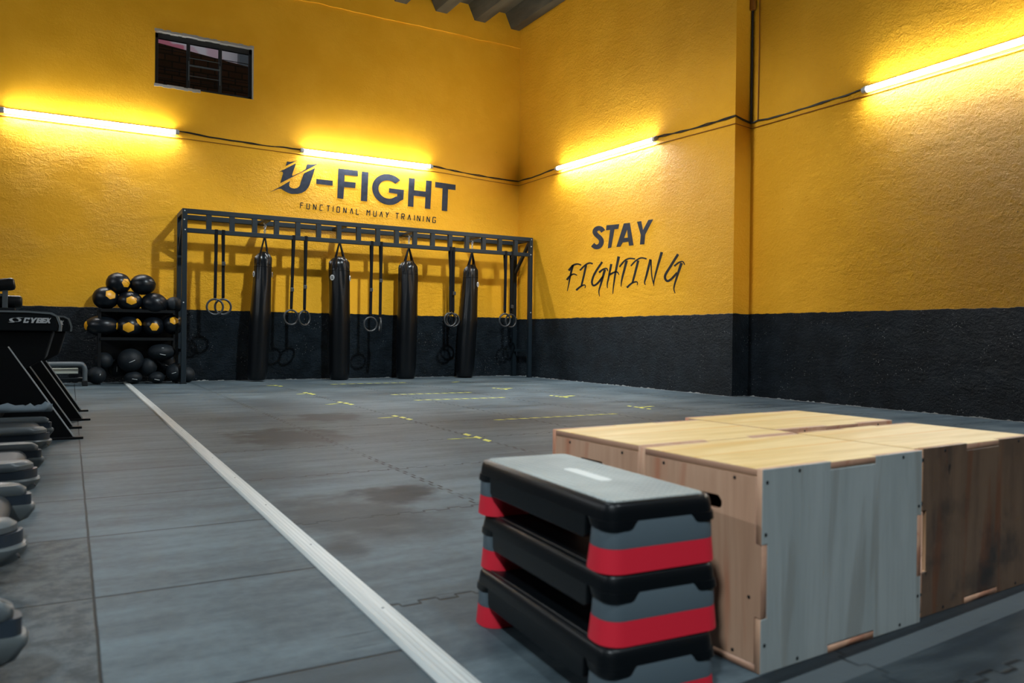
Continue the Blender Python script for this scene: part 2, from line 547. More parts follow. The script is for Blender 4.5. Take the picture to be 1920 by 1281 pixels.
def thing(name, label, cat, loc=(0, 0, 0), rotz=0., group=None):
    o = bpy.data.objects.new(name, None); COL.objects.link(o)
    o.empty_display_size = .1
    o.location = loc; o.rotation_euler = (0, 0, rotz)
    return tag(o, label, cat, group)


def struct(name, mb, mat, **kw):
    return tag(obj(name, mb, mat, **kw), kind='structure')


def dup(root, loc=None, label=None, rotz=None):
    def cp(o, parent):
        c = o.copy(); COL.objects.link(c)
        if parent is not None: c.parent = parent
        for ch in kids.get(o, ()): cp(ch, c)
        return c
    kids = {}
    for o in list(COL.objects):
        if o.parent: kids.setdefault(o.parent, []).append(o)
    r = cp(root, None)
    if loc is not None: r.location = loc
    if rotz is not None: r.rotation_euler = (0, 0, rotz)
    if label: r['label'] = label
    return r


def rrect(x0, y0, x1, y1, r, n=5):
    out = []
    for cx_, cy_, a0 in ((x1-r, y0+r, -90), (x1-r, y1-r, 0), (x0+r, y1-r, 90), (x0+r, y0+r, 180)):
        for k in range(n+1):
            a = math.radians(a0+90*k/n); out.append((cx_+r*math.cos(a), cy_+r*math.sin(a)))
    return out


def smooth_line(pts, k=6):
    if len(pts) < 3: 
        return [tuple(Vector(pts[0]).lerp(Vector(pts[1]), i/k)) for i in range(k+1)]
    P = [pts[0]]+list(pts)+[pts[-1]]; out = []
    for i in range(1, len(P)-2):
        for j in range(k):
            t = j/k; a, b, c, d = P[i-1], P[i], P[i+1], P[i+2]
            out.append(tuple(.5*((2*b[q])+(-a[q]+c[q])*t+(2*a[q]-5*b[q]+4*c[q]-d[q])*t*t+(-a[q]+3*b[q]-3*c[q]+d[q])*t**3) for q in range(len(a))))
    out.append(tuple(pts[-1])); return out


def brush(pts, w0, w1, k=6, belly=.0):
    """outline of a tapering brush stroke in 2-D"""
    L = smooth_line(pts, k); n = len(L); A, B = [], []
    for i, p in enumerate(L):
        a, b = L[max(i-1, 0)], L[min(i+1, n-1)]
        dx, dy = b[0]-a[0], b[1]-a[1]; l = math.hypot(dx, dy) or 1
        t = i/(n-1); w = (w0+(w1-w0)*t)/2*(1+belly*math.sin(PI*t))
        A.append((p[0]-dy/l*w, p[1]+dx/l*w)); B.append((p[0]+dy/l*w, p[1]-dx/l*w))
    return A+B[::-1]


# ------------------------------------------------------------------ the setting
struct('floor', MB().box((-4.5, -3.2, -.12), (XR2+.3, BACK+.3, 0)), M['floor'])

WX0, WX1, WZ0, WZ1 = 1.10, 2.535, 4.525, 5.35
wb = MB()
wb.box((-4.8, BACK, -.05), (WX0, BACK+.24, 7.2)).box((WX1, BACK, -.05), (XR2+.3, BACK+.24, 7.2))
wb.box((WX0, BACK, -.05), (WX1, BACK+.24, WZ0)).box((WX0, BACK, WZ1), (WX1, BACK+.24, 7.2))
struct('wall_back', wb, M['wall_back'])
wr = MB().box((XR, YP, -.05), (XR2+.3, BACK, 7.2)).box((XR2, -3.2, -.05), (XR2+.3, YP, 7.2))
struct('wall_right', wr, M['wall_right'])
struct('wall_left', MB().box((-4.8, -3.2, -.05), (-4.5, BACK, 7.2)), M['wall_dark'])
struct('wall_front', MB().box((-4.8, -3.5, -.05), (XR2+.3, -3.2, 7.2)), M['wall_dark'])

# trapezoid roof sheets, ribs running away from the back wall
rm = MB(); pitch = .785; x = 7.40-pitch*16
prof = []
while x < 7.30:
    prof += [(x-.11, 6.63), (x+.11, 6.63), (x+.24, 6.90), (x+pitch-.24, 6.90)]
    x += pitch
prof += [(7.29, 6.63), (7.47, 6.63), (7.53, 6.80), (8.1, 6.80)]
up = [(a, b+.02) for a, b in prof]
rm.prism(prof+up[::-1], 'y', -3.3, BACK-.005)
struct('ceiling', rm, M['ceiling'])
struct('ceiling_deck', MB().box((-4.8, -3.4, 7.0), (XR2+.3, BACK+.2, 7.15)), M['ceiling'])

# plaster ledge under the roof, with a ragged lower edge
rg = random.Random(3)
edge = [(-4.4+i*.2, 6.295+rg.uniform(-.012, .012)) for i in range(int((XR+4.4)/.2))]+[(XR-.001, 6.298)]
struct('trim_2', MB().prism(edge+[(XR-.001, 7.0), (-4.4, 7.0)], 'y', BACK-.018, BACK+.01), M['wall_back'])

# aluminium strip between the two floors
pr_ = [(-.041, 0), (-.041, .003), (-.032, .012), (.032, .012), (.041, .003), (.041, 0)]
tr = struct('trim_1', MB().prism([(u+.735, v) for u, v in pr_], 'y', -1.2, 12.93), M['strip'])
for i in range(18):
    obj('screw', MB().lathe([(0, 0), (.004, 0), (.0035, .001), (0, .0012)], 10), M['trim_grey'], tr, (.742, .55+.72*i, .012))

# window with bars, brickwork and a pink house beyond
wt = tag(bpy.data.objects.new('window_1', None), kind='structure'); COL.objects.link(wt)
wt.location = ((WX0+WX1)/2, BACK+.1, WZ0)
hw, hh = (WX1-WX0)/2, WZ1-WZ0
fr = MB()
for a, b in (((-hw, -.03, 0), (-hw+.05, .03, hh)), ((hw-.05, -.03, 0), (hw, .03, hh)), ((-hw, -.03, 0), (hw, .03, .05)), ((-hw, -.03, hh-.09), (hw, .03, hh)),
             ((-hw+.455, -.025, 0), (-hw+.505, .025, hh)), ((-hw+.925, -.025, 0), (-hw+.975, .025, hh))): fr.box(a, b)
obj('window_frame', fr, M['frame'], wt, bevel=.004)
for z_ in (.16, .29, .60): obj('bar', MB().tube([(-hw+.03, .045, z_), (hw-.03, .045, z_)], .006, 8), M['frame'], wt)
for z_, r_ in ((.395, .014), (.235, .006), (.51, .006)):
    obj('latch_rail', MB().tube([(-hw+.49, -.035, z_), (-hw+.94, -.035, z_)], r_, 8), M['trim_grey'], wt)
for x_ in (-hw+.485, -hw+.945): obj('latch_rail', MB().box((x_-.008, -.04, .16), (x_+.008, -.03, .46)), M['trim_grey'], wt)
for a, b in ((-hw+.05, -hw+.455), (-hw+.505, -hw+.925), (-hw+.975, hw-.05)):
    obj('pane', MB().box((a, -.003, .05), (b, .003, hh-.09)), M['glass'], wt)
# chipped plaster round the opening
cp = MB()
for i in range(26):
    u = WX0-.01+(WX1-WX0+.02)*i/26; cp.box((u, BACK-.008, WZ1-.008-rg.uniform(0, .01)), (u+.06, BACK+.07, WZ1+.012+rg.uniform(0, .02)))
for i in range(11):
    u = WX0-.01+.06*i; cp.box((u, BACK-.008, WZ0-.02-rg.uniform(0, .015)), (u+.06, BACK+.06, WZ0+.012+rg.uniform(0, .012)))
cp.box((WX1-.004, BACK-.004, WZ0), (WX1+.012, BACK+.06, WZ1))
struct('trim_3', cp, M['plaster'])
b1, b2 = on_back(296, 80, 14.3), on_back(434, 117, 14.3)
sl = (b2.z-b1.z)/(b2.x-b1.x)
ob = thing('brick_wall', 'dark brick wall outside, seen through the small barred window', 'wall', (b1.x, 14.3, 0))
obj('brickwork', MB().prism([(-2, 0), (3.6, 0), (3.6, b1.z+sl*3.6), (0, b1.z), (-2, b1.z-sl*2)], 'y', 0, .2), M['brick'], ob)
hs = thing('house', 'pink and white rendered house beyond the brick wall outside the window', 'building', (3.0, 17.5, 0))
obj('wall_panel', MB().box((-4, 0, 0), (4, .3, 9)), M['pink'], hs)
obj('pillar', MB().box((.1, -.25, 0), (.55, 0, 9)), M['trim_light'], hs)


# ------------------------------------------------------------------ painted writing on the walls
def wall_piece(name, loops, mat, parent, fn, t=.003):
    """loops are picture outlines laid on the wall with fn(x,y)->(u,v); each loop list is filled on its own"""
    mb = MB()
    for lp in loops:
        lp = [[fn(*q) for q in l] for l in (lp if isinstance(lp[0][0], (list, tuple)) else [lp])]
        mb.fill(lp, t, parent['put'])
    return obj(name, mb, mat, parent)


def sgn(name, label, cat, org, put):
    o = thing(name, label, cat, org)
    return o


def back_uv(ox, oy, s, Y=BACK):
    def fn(a, b):
        p = on_back(ox+a/s, oy+b/s, Y); return (p.x, p.z)
    return fn


def right_uv(ox, oy, s, X=XR):
    def fn(a, b):
        p = on_right(ox+a/s, oy+b/s, X); return (p.y, p.z)
    return fn


def fill_obj(name, loopsets, mat, parent, put, t=.003):
    mb = MB()
    for ls in loopsets: mb.fill(ls, t, put)
    return obj(name, mb, mat, parent)


sg = thing('wall_lettering', 'navy painted gym name and slogan on the yellow back wall above the punching bag rig', 'sign', (4.5, BACK, 2.9))
pb = lambda u, v, w: Vector((u-4.5, -.0025+w, v-2.9))
f1 = back_uv(480, 280, 4.8); f2 = back_uv(480, 290, 12.807)
q = lambda pts, f: [f(*p) for p in pts]
U1 = [(745, 165), (830, 175), (920, 162), (1025, 120), (900, 185), (710, 278)]
U2 = [(550, 412), (700, 345), (960, 208), (868, 480), (875, 515), (1080, 420), (1190, 350), (1220, 245), (1240, 232), (1400, 235), (1515, 212), (1180, 385), (880, 535), (580, 688), (650, 450), (640, 415), (610, 405)]
U3 = [(1420, 322), (1300, 690), (1280, 745), (1250, 800), (1190, 870), (1100, 920), (1000, 945), (850, 945), (750, 910), (660, 860), (600, 820), (540, 820), (310, 912), (600, 760), (820, 630), (800, 700), (795, 745), (815, 780), (860, 805), (920, 815), (980, 805), (1030, 770), (1055, 730), (1080, 640), (1140, 470), (1160, 445)]
fill_obj('emblem', [[q(U, f2)] for U in (U1, U2, U3)], M['paint_letter'], sg, pb)


def G_loop():
    c = (1190, 362); u = (1, .13); v = (-.034, 1)
    def P(a, rx, ry):
        a = math.radians(a); X, Y = rx*math.cos(a), -ry*math.sin(a)
        return (c[0]+X*u[0]+Y*v[0], c[1]+X*u[1]+Y*v[1])
    out = [P(a, 145, 138) for a in range(44, 325, 6)]
    out += [(1326, 452), (1331, 366), (1197, 350), (1196, 390), (1272, 402), (1270, 424)]
    inn = [P(a, 88, 82) for a in range(316, 42, -6)]
    return out+inn


FI = [(740, 172), (917, 192), (917, 243), (797, 230), (795, 290), (897, 300), (893, 350), (793, 340), (786, 447), (731, 440)]
II = [(952, 200), (1012, 206), (1000, 470), (943, 464)]
HH = [(1376, 258), (1429, 264), (1423, 368), (1526, 381), (1531, 280), (1581, 286), (1568, 538), (1519, 532), (1524, 430), (1420, 417), (1416, 519), (1366, 513)]
TT = [(1613, 293), (1796, 320), (1795, 368), (1728, 360), (1721, 558), (1671, 552), (1679, 352), (1612, 342)]
DA = [(543, 267), (690, 283), (690, 328), (542, 311)]
for nm, lp in (('dash', DA), ('letter', FI), ('letter', II), ('letter', G_loop()), ('letter', HH), ('letter', TT)):
    fill_obj(nm, [[q(lp, f1)]], M['paint_letter'], sg, pb)

GL = {'F': [[(0, 0), (0, 1)], [(0, 0), (1, 0)], [(0, .45), (.8, .45)]], 'U': [[(0, 0), (0, 1)], [(0, 1), (1, 1)], [(1, 1), (1, 0)]],
      'N': [[(0, 1), (0, 0)], [(0, 0), (1, 1)], [(1, 1), (1, 0)]], 'C': [[(1, 0), (0, 0)], [(0, 0), (0, 1)], [(0, 1), (.9, 1)]],
      'T': [[(-.1, 0), (1.1, 0)], [(.5, 0), (.5, 1)]], 'I': [[(.5, 0), (.5, 1)]], 'O': [[(0, 0), (1, 0)], [(1, 0), (1, 1)], [(1, 1), (0, 1)], [(0, 1), (0, 0)]],
      'A': [[(0, 1), (.5, 0)], [(.5, 0), (1, 1)]], 'L': [[(0, 0), (0, 1)], [(0, 1), (1, 1)]], 'M': [[(0, 1), (0, 0)], [(0, 0), (.55, .45)], [(.55, .45), (1.1, 0)], [(1.1, 0), (1.1, 1)]],
      'Y': [[(0, 0), (.5, .55)], [(1, 0), (.5, .55)], [(.5, .55), (.4, 1)]], 'R': [[(0, 1), (0, 0)], [(0, 0), (1, 0)], [(1, 0), (1, .5)], [(1, .5), (0, .5)], [(.4, .5), (1, 1)]],
      'G': [[(1, .15), (1, 0)], [(1, 0), (0, 0)], [(0, 0), (0, 1)], [(0, 1), (1, 1)], [(1, 1), (1, .55)], [(1, .55), (.6, .55)]]}
cs = [412, 469, 529, 588, 650, 694, 740, 800, 860, 915, 1010, 1070, 1127, 1180, 1270, 1322, 1379, 1425, 1464, 1505, 1550, 1603]
for ch, cx_ in zip('FUNCTIONALMUAYTRAINING', cs):
    base = 530+(cx_-400)*.1085; ls = []
    for st in GL[ch]:
        pts = []
        for (a, b) in st:
            pts.append((cx_-12+24*a-(b-.5)*3, base-48+48*b+(a-.5)*3))
        ls.append([q(brush(pts, 7.4, 7.4, 1), f1)])
    fill_obj('small_letter', ls, M['ink_letter'], sg, pb)

sg2 = thing('wall_lettering', 'painted motto in two lines on the yellow right wall between corner and pilaster', 'sign', (XR, 9.8, 2.0))
pr2 = lambda u, v, w: Vector((-.0025+w, u-9.8, v-2.0))
f3 = right_uv(1020, 380, 6.4); f4 = right_uv(1050, 460, 7.68)
S_ = brush([(712, 345), (690, 318), (655, 308), (622, 325), (612, 355), (632, 388), (668, 420), (690, 455), (684, 498), (655, 528), (618, 530), (585, 505)], 56, 56, 5)
T_ = [(752, 272), (905, 258), (893, 315), (847, 320), (808, 540), (768, 548), (795, 328), (745, 333)]
A_ = [(960, 250), (1032, 242), (1075, 512), (1022, 518), (1015, 470), (945, 478), (918, 528), (870, 533)]
Ah = [(1000, 320), (1008, 420), (962, 425)]
Y_ = [(1118, 230), (1168, 222), (1190, 330), (1255, 208), (1312, 200), (1215, 385), (1205, 500), (1153, 503), (1163, 388)]
for lp in ([S_], [T_], [A_, Ah], [Y_]): fill_obj('letter', [[q(l, f3) for l in lp]], M['paint_letter'], sg2, pr2)
BR = [  # brush letters, one list of strokes per letter
 [([(187, 285), (150, 440), (128, 560), (106, 660)], 32, 7), ([(128, 365), (190, 292), (250, 270), (306, 285)], 32, 18), ([(100, 498), (150, 438), (200, 415), (247, 432)], 30, 14)],
 [([(288, 362), (370, 282), (430, 256), (474, 268)], 22, 22), ([(378, 285), (340, 460), (308, 590)], 28, 24), ([(235, 648), (290, 600), (345, 572), (368, 585), (360, 618)], 28, 8)],
 [([(610, 240), (505, 400), (462, 520), (482, 578), (540, 550), (620, 450)], 28, 26), ([(565, 392), (625, 345), (675, 335), (688, 372)], 28, 12), ([(648, 350), (590, 560), (562, 660), (572, 738)], 34, 7)],
 [([(740, 270), (705, 450), (682, 560), (686, 618)], 32, 8), ([(848, 162), (800, 400), (772, 590), (762, 702)], 38, 7), ([(712, 425), (800, 382), (835, 395), (852, 428)], 28, 9)],
 [([(858, 312), (930, 225), (1000, 190), (1082, 196)], 22, 20), ([(962, 222), (905, 440), (885, 540), (882, 598)], 36, 7)],
 [([(1022, 298), (1090, 225), (1170, 182), (1248, 196)], 20, 20), ([(1128, 220), (1085, 390), (1045, 540)], 32, 26), ([(965, 610), (1030, 550), (1095, 525), (1118, 540), (1112, 578)], 28, 7)],
 [([(1306, 203), (1245, 440), (1220, 530), (1231, 572)], 36, 8), ([(1312, 210), (1322, 430), (1350, 560)], 18, 12), ([(1468, 98), (1400, 330), (1356, 510), (1352, 588)], 38, 6)],
 [([(1702, 128), (1595, 300), (1515, 440), (1540, 512), (1600, 490), (1690, 395)], 34, 30), ([(1648, 300), (1715, 248), (1770, 235), (1797, 282)], 26, 12), ([(1752, 255), (1690, 440), (1642, 610), (1660, 692)], 40, 7)]]
for letter in BR:
    fill_obj('brush_letter', [[q(brush(p, a, b, 6), f4)] for p, a, b in letter], M['ink_letter'], sg2, pr2)


# ------------------------------------------------------------------ tube lamps and their cables
def tube_lamp(label, a, b, out):
    """a, b: ends on the wall; out: unit vector away from the wall"""
    a, b, out = Vector(a), Vector(b), Vector(out)
    c = (a+b)/2
    t = thing('tube_lamp', label, 'lamp', c, 0, 'tube lamps on the yellow walls')
    A, B = a-c, b-c; d = (B-A).normalized(); up_ = Vector((0, 0, 1))
    def arc(e, r0, a0, a1, n):
        return [e+out*(.062+r0*math.cos(math.radians(a0+(a1-a0)*k/n)))+up_*(r0*math.sin(math.radians(a0+(a1-a0)*k/n))) for k in range(n+1)]
    e0, e1 = A+d*.05, B-d*.05
    # the lit cover opens outwards and down; a metal back closes it towards the wall above
    obj('tube', MB().loft([arc(e, .030, -150, 98, 20) for e in (e0, e1)]), M['tube'], t, smooth='auto')
    obj('channel', MB().loft([arc(e, .033, 93, 214, 10)+arc(e, .012, 214, 93, 10) for e in (e0, e1)]), M['batten'], t, smooth='auto')
    for q_ in (.25, .75):
        m_ = A.lerp(B, q_)
        obj('clip', MB().bar(m_-d*.02+out*.018+up_*.012, m_+d*.02+out*.018+up_*.012, .036 if abs(out.y) else .02, .02 if abs(out.y) else .036, out), M['batten'], t)
    for e, s_ in ((A, 1), (B, -1)):
        obj('end_cap', MB().tube([e+out*.062, e+d*s_*.055+out*.062], .033, 16).bar(e+d*s_*.03+out*.03, e+d*s_*.03+out*.03+up_*.045, .05, .05), M['batten'], t)
    return t


L1 = ((-.863, BACK, 3.815), (1.44, BACK, 3.825)); L2 = ((3.30, BACK, 3.79), (5.67, BACK, 3.80))
L3 = ((XR, 11.55, 3.725), (XR, 8.87, 3.675)); L4 = ((XR2, 5.66, 3.565), (XR2, 3.25, 3.585))
tube_lamp('long white tube lamp at the left edge, below and left of the small window', *L1, (0, -1, 0))
tube_lamp('lit tube lamp on the back wall just above the painted gym name', *L2, (0, -1, 0))
tube_lamp('lit tube lamp on the right wall above the two line motto', *L3, (-1, 0, 0))
tube_lamp('bright tube lamp at the upper right, nearest the camera on rough plaster', *L4, (-1, 0, 0))
tube_lamp('added tube lamp on the right wall outside the picture, nearest the camera', (XR2, 1.9, 3.6), (XR2, -.5, 3.6), (-1, 0, 0))  # added out of view to brighten the right wall
# unseen lamps added along the left wall for light from that side
tube_lamp('added tube lamp on the left wall outside the picture, far one', (-4.5, 10.2, 3.75), (-4.5, 7.8, 3.75), (1, 0, 0))
tube_lamp('added tube lamp on the left wall outside the picture, near one', (-4.5, 5.2, 3.75), (-4.5, 2.8, 3.75), (1, 0, 0))


def run(pts, r, seed, amp):
    rr = random.Random(seed); out = []
    for a, b in zip(pts, pts[1:]):
        a, b = Vector(a), Vector(b); n = max(2, int((b-a).length/.16))
        for i in range(n):
            t = i/n; p = a.lerp(b, t); p.z += rr.uniform(-amp, amp)-.03*math.sin(PI*t)*min(1, (b-a).length/2.5)
            out.append(p)
    out.append(Vector(pts[-1])); return out


def cable(label, runs, wires):
    t = thing('electrical_cable', label, 'cable', runs[0][0])
    o = Vector(runs[0][0])
    for i, pts in enumerate(runs):
        for k in range(2):
            obj('strand', MB().tube([p-o for p in run([Vector(p)+Vector((0, 0, .008*k)) for p in pts], .007, i*7+k, .009)], .0075, 6), M['cable'], t)
    for pts in wires:
        obj('thin_wire', MB().tube([Vector(p)-o for p in pts], .0055, 6), M['wire_paint'], t, smooth='auto')
    return t


yb = BACK-.012
cable('pair of black cables linking the lamps along the back wall', [[(1.40, yb, 3.855), (3.34, yb, 3.815)], [(5.64, yb, 3.83), (XR-.012, yb, 3.74)]],
      [[(-1.0, yb, 3.755), (1.44, yb, 3.755), (3.3, yb, 3.735), (5.67, yb, 3.735), (XR-.01, yb, 3.66)]])
xa, xb = XR-.012, XR2-.012
cable('pair of black cables linking the lamps along the right wall and round the pilaster',
      [[(xa, BACK-.02, 3.74), (xa, 11.5, 3.76)], [(xa, 8.9, 3.715), (xa, YP-.012, 3.655), (xb-.02, YP-.012, 3.60), (xb, YP-.12, 3.60), (xb, 5.6, 3.60)]],
      [[(xa, BACK-.02, 3.66), (xa, 11.5, 3.655), (xa, 8.9, 3.61), (xa, YP-.01, 3.555), (xb, YP-.01, 3.53), (xb, 5.6, 3.515), (xb, 3.3, 3.52)]])
vc = thing('electrical_cable', 'dark vertical conduit dropping down the inner corner beside the pilaster', 'cable', (xb, YP-.02, 3.6))
obj('conduit', MB().tube([(-.012, 0, 0), (-.012, 0, 3.05)], .013, 8), M['cable'], vc)
obj('thin_wire', MB().tube([(0, -.10, .02), (0, -.11, 1.0), (0, -.10, 2.9)], .006, 6), M['wire_paint'], vc)
obj('junction_box', MB().box((-.05, -.05, 1.47), (.0, .02, 1.62)), M['wire_paint'], vc, bevel=.008)

# ------------------------------------------------------------------ punching bag rig
YF, YB_ = 12.34, 12.92        # middle planes of the front and back frames
rig = thing('training_rig', 'black steel rig with a ladder beam standing against the back wall', 'rig', (4.45, 12.63, 0))
yf, yb2, xl, xr = YF-12.63, YB_-12.63, 1.463-4.45, 7.408-4.45
S = .07
for x_, y_ in ((xl, yf), (xl, yb2), (xr, yf), (xr, yb2)):
    obj('post', MB().box((x_-S/2, y_-S/2, .008), (x_+S/2, y_+S/2, 2.585)), M['rig'], rig, bevel=.004)
    obj('foot_plate', MB().box((x_-.046, y_-.045, 0), (x_+.046, y_+.045, .008)), M['rig'], rig)
lb = obj('ladder_beam', MB().box((xl+S/2, yf-S/2, 2.515), (xr-S/2, yf+S/2, 2.585)), M['rig'], rig, bevel=.004)
obj('lower_rail', MB().box((xl+S/2, yf-S/2, 2.235), (xr-S/2, yf+S/2, 2.30)), M['rig'], lb, bevel=.004)
for k in range(1, 18):
    x_ = 1.468+.3305*k-4.45
    obj('rung', MB().box((x_-.036, yf-S/2+.004, 2.30), (x_+.036, yf+S/2-.004, 2.515)), M['rig'], lb)
obj('back_beam', MB().box((xl+S/2, yb2-S/2, 2.50), (xr-S/2, yb2+S/2, 2.575)), M['rig'], rig, bevel=.004)
BAGX = (2.665, 3.885, 5.115, 6.335)
for x_ in (xl, xr):
    obj('side_beam', MB().box((x_-S/2, yf+S/2, 2.515), (x_+S/2, yb2-S/2, 2.585)), M['rig'], rig, bevel=.004)
    obj('side_brace', MB().bar((x_, yf+.03, 2.51), (x_, yb2-.03, 1.97), .05, .05), M['rig'], rig)
    obj('lower_crossbar', MB().box((x_-.022, yf+S/2, .47), (x_+.022, yb2-S/2, .515)), M['rig'], rig)
for bx in BAGX:
    obj('hanger_bar', MB().box((bx-4.45-.05, yf+S/2, 2.51), (bx-4.45+.05, yb2-S/2, 2.55)), M['rig'], rig, bevel=.004)
for x_ in (xl, xr):
    for z_ in (2.55, 2.42, 2.27, 1.2):
        obj('bolt', MB().lathe([(0, 0), (.011, 0), (.009, .008), (0, .009)], 6, M_=Matrix.Translation((x_+random.uniform(-.012, .012), yf-S/2, z_)) @ Matrix.Rotation(PI/2, 4, 'X')), M['steel'], rig)


# ------------------------------------------------------------------ heavy bags
def bag(label, xt, xbm, z0, rtop, rmid, badges):
    """xt / xbm: where the bag's top and bottom stand along the wall"""
    t = thing('punching_bag', label, 'punching bag', (xbm, 12.63, z0), 0, 'heavy bags hanging from the rig')
    hgt = 2.03-z0
    lean = (xt-xbm)/hgt
    sh = Matrix(((1, 0, lean, 0), (0, 1, 0, 0), (0, 0, 1, 0), (0, 0, 0, 1)))
    prof = [(0, 0), (rmid*.72, 0), (rmid*.86, .012), (rmid*.93, .05), (rmid*.97, .2), (rmid, .6), (rmid*1.01, 1.0), (rmid*.6+rtop*.4, 1.35)]
    prof += [(rmid*.3+rtop*.7, hgt-.42), (rtop*1.02, hgt-.3), (rtop, hgt-.2), (rtop*.97, hgt-.12), (rtop*.9, hgt-.07), (rtop*.62, hgt-.015), (rtop*.3, hgt+.02), (0, hgt+.02)]
    def fold(th, z):
        k = min(1, max(0, (z-(hgt-.75))/.45)); k2 = min(1, max(0, (z-(hgt-.2))/.12))
        return 1+.042*k*math.cos(9*th+z*3)+.02*k*math.cos(5*th-1)+k2*(.09*math.cos(4*th+.6)+.055*math.cos(11*th+z*9)+.03*math.sin(17*th))
    fine = []
    for (r0, a), (r1, b) in zip(prof, prof[1:]):
        n = max(1, int((b-a)/.07))
        fine += [(r0+(r1-r0)*i/n, a+(b-a)*i/n) for i in range(n)]
    fine.append(prof[-1])
    mb = MB().lathe(fine, 48, fold); bmesh.ops.transform(mb.bm, matrix=sh, verts=mb.bm.verts)
    body = obj('bag_body', mb, M['bag'], t, smooth='auto')
    # stitched band round the shoulder
    mb = MB().tube([(rtop*1.0*math.cos(a*PI/12)*fold(a*PI/12, hgt-.22)+lean*(hgt-.22), rtop*1.0*math.sin(a*PI/12)*fold(a*PI/12, hgt-.22), hgt-.22) for a in range(24)], .006, 6, True)
    obj('seam_band', mb, M['web'], body, smooth='auto')
    tx = lean*(hgt+.25)
    for a in (35, 125, 215, 305):
        ca, sa = math.cos(math.radians(a)), math.sin(math.radians(a))
        p0 = Vector((lean*(hgt-.18)+rtop*1.03*ca, rtop*1.03*sa, hgt-.18)); p1 = Vector((lean*hgt+rtop*.55*ca, rtop*.55*sa, hgt+.012)); p2 = Vector((tx+.008*ca, .008*sa, hgt+.25))
        mb = MB()
        for u, v in ((p0, p1), (p1, p2)): mb.bar(u, v, .032, .006, (ca, sa, 0))
        obj('strap', mb, M['web'], t)
    ch = MB(); zt = hgt+.25; n = int((2.44-z0-zt)/.028)
    top = 2.44-z0
    for k in range(n+1):
        zc = zt+(top-zt)*k/n; ring_ = []
        for a in range(12):
            an = a*PI/6; ux, uz = .014*math.cos(an), .024*math.sin(an)
            ring_.append((tx+(ux if k % 2 else 0), (0 if k % 2 else ux), zc+uz))
        ch.tube(ring_, .0055, 6, True)
    obj('chain', ch, M['steel'], t, smooth='auto')
    hk = [(tx, 0, top), (tx+.016, 0, top+.012), (tx+.016, 0, top+.03), (tx, 0, top+.04), (tx-.016, 0, top+.052), (tx-.014, 0, top+.068), (tx+.004, 0, top+.072)]
    obj('hook', MB().tube(smooth_line(hk, 4), .008, 8), M['steel'], t, smooth='auto')
    for az in badges:
        a = math.radians(az); zz = hgt-.34; r = (rmid*.25+rtop*.75)*1.012
        c = Vector((lean*zz+r*math.cos(a), r*math.sin(a), zz))
        fwd = Vector((math.cos(a), math.sin(a), 0)); sd = Vector((-math.sin(a), math.cos(a), 0)); upv = Vector((0, 0, 1))
        mm = Matrix((sd, upv, fwd)).transposed().to_4x4(); mm.translation = c+fwd*.004
        bd = obj('badge', MB().lathe([(0, 0), (.047, 0), (.046, .003), (0, .003)], 24, M_=mm), M['white_badge'], t)
        mb = MB()
        for u0, v0, u1, v1 in ((-.03, -.012, -.012, .022), (-.012, .022, 0, -.005), (0, -.005, .012, .022), (.012, .022, .03, -.012), (-.03, -.022, .03, -.022), (-.012, -.012, .012, -.012)):
            mb.bar(mm @ Vector((u0, v0, .0035)), mm @ Vector((u1, v1, .0035)), .007, .003, fwd)
        obj('badge_print', mb, M['black_print'], bd)
    return t


bag('leftmost heavy bag, tilted, with pale round badges near its pinched top', 2.665, 2.575, .02, .128, .160, (-175, -5))
bag('second heavy bag from the left, wide top with glossy vertical creases', 3.89, 3.905, .005, .165, .172, (-150, -30))
bag('third heavy bag from the left, plain broad black cylinder without badges', 5.115, 5.085, .005, .165, .176, ())
bag('rightmost heavy bag, leaning, with one round white badge on its right shoulder', 6.335, 6.225, .01, .132, .168, (-48,))


# ------------------------------------------------------------------ gymnastic rings
def gym_ring(label, x, z, yaw, dx=0., zb=1.5, dy=0., twist=0.):
    """x: strap at the rail; dx: how far the ring hangs to the side; zb: buckle height"""
    t = thing('gymnastic_ring', label, 'gymnastic ring', (x+dx, YF, z), 0, 'gymnastic rings hanging from the rig')
    ca, sa = math.cos(yaw), math.sin(yaw); r = .115
    obj('ring', MB().tube([(r*math.cos(a*PI/18)*ca, r*math.cos(a*PI/18)*sa+dy, r*math.sin(a*PI/18)) for a in range(36)], .0155, 12, True), M['ring'], t, smooth='auto')
    zt = 2.30-z; w = .042
    front, back = YF-S/2-.004-YF, S/2+.004
    st = MB()
    pts = [(0, dy, r+.017), (0, dy-.012, r+.05), (-dx*.5, dy*.6-.02, (zt+r)/2), (-dx, front, zt-.07), (-dx, front, zt+.006)]
    for a, b in zip(pts, pts[1:]):
        tw = Vector((twist, 1, 0))
        st.bar(a, b, w, .004, (0, 1, 0) if twist == 0 else tw)
    pts = [(0, dy+.002, r+.017), (0, dy+.016, r+.06), (-dx*.6, dy*.5+.01, (zt+r)*.62), (-dx, back, zt-.09), (-dx, back, zt+.006)]
    for a, b in zip(pts, pts[1:]): st.bar(a, b, w*.9, .004, (0, 1, 0))
    st.box((-dx-w/2, front-.002, zt+.002), (-dx+w/2, back+.002, zt+.007))
    st.bar((.012, dy-.004, r+.02), (.014, dy-.006, -.06), .003, w*.7, (0, 1, 0)) if random.random() < .3 else None
    s = obj('strap', st, M['web'], t)
    k = (zb-z-r)/(zt-r)
    obj('buckle', MB().box((-dx*k-.026, -.034, zb-z-.03), (-dx*k+.026, -.012, zb-z+.03)), M['ring'], s, bevel=.004)
    return t


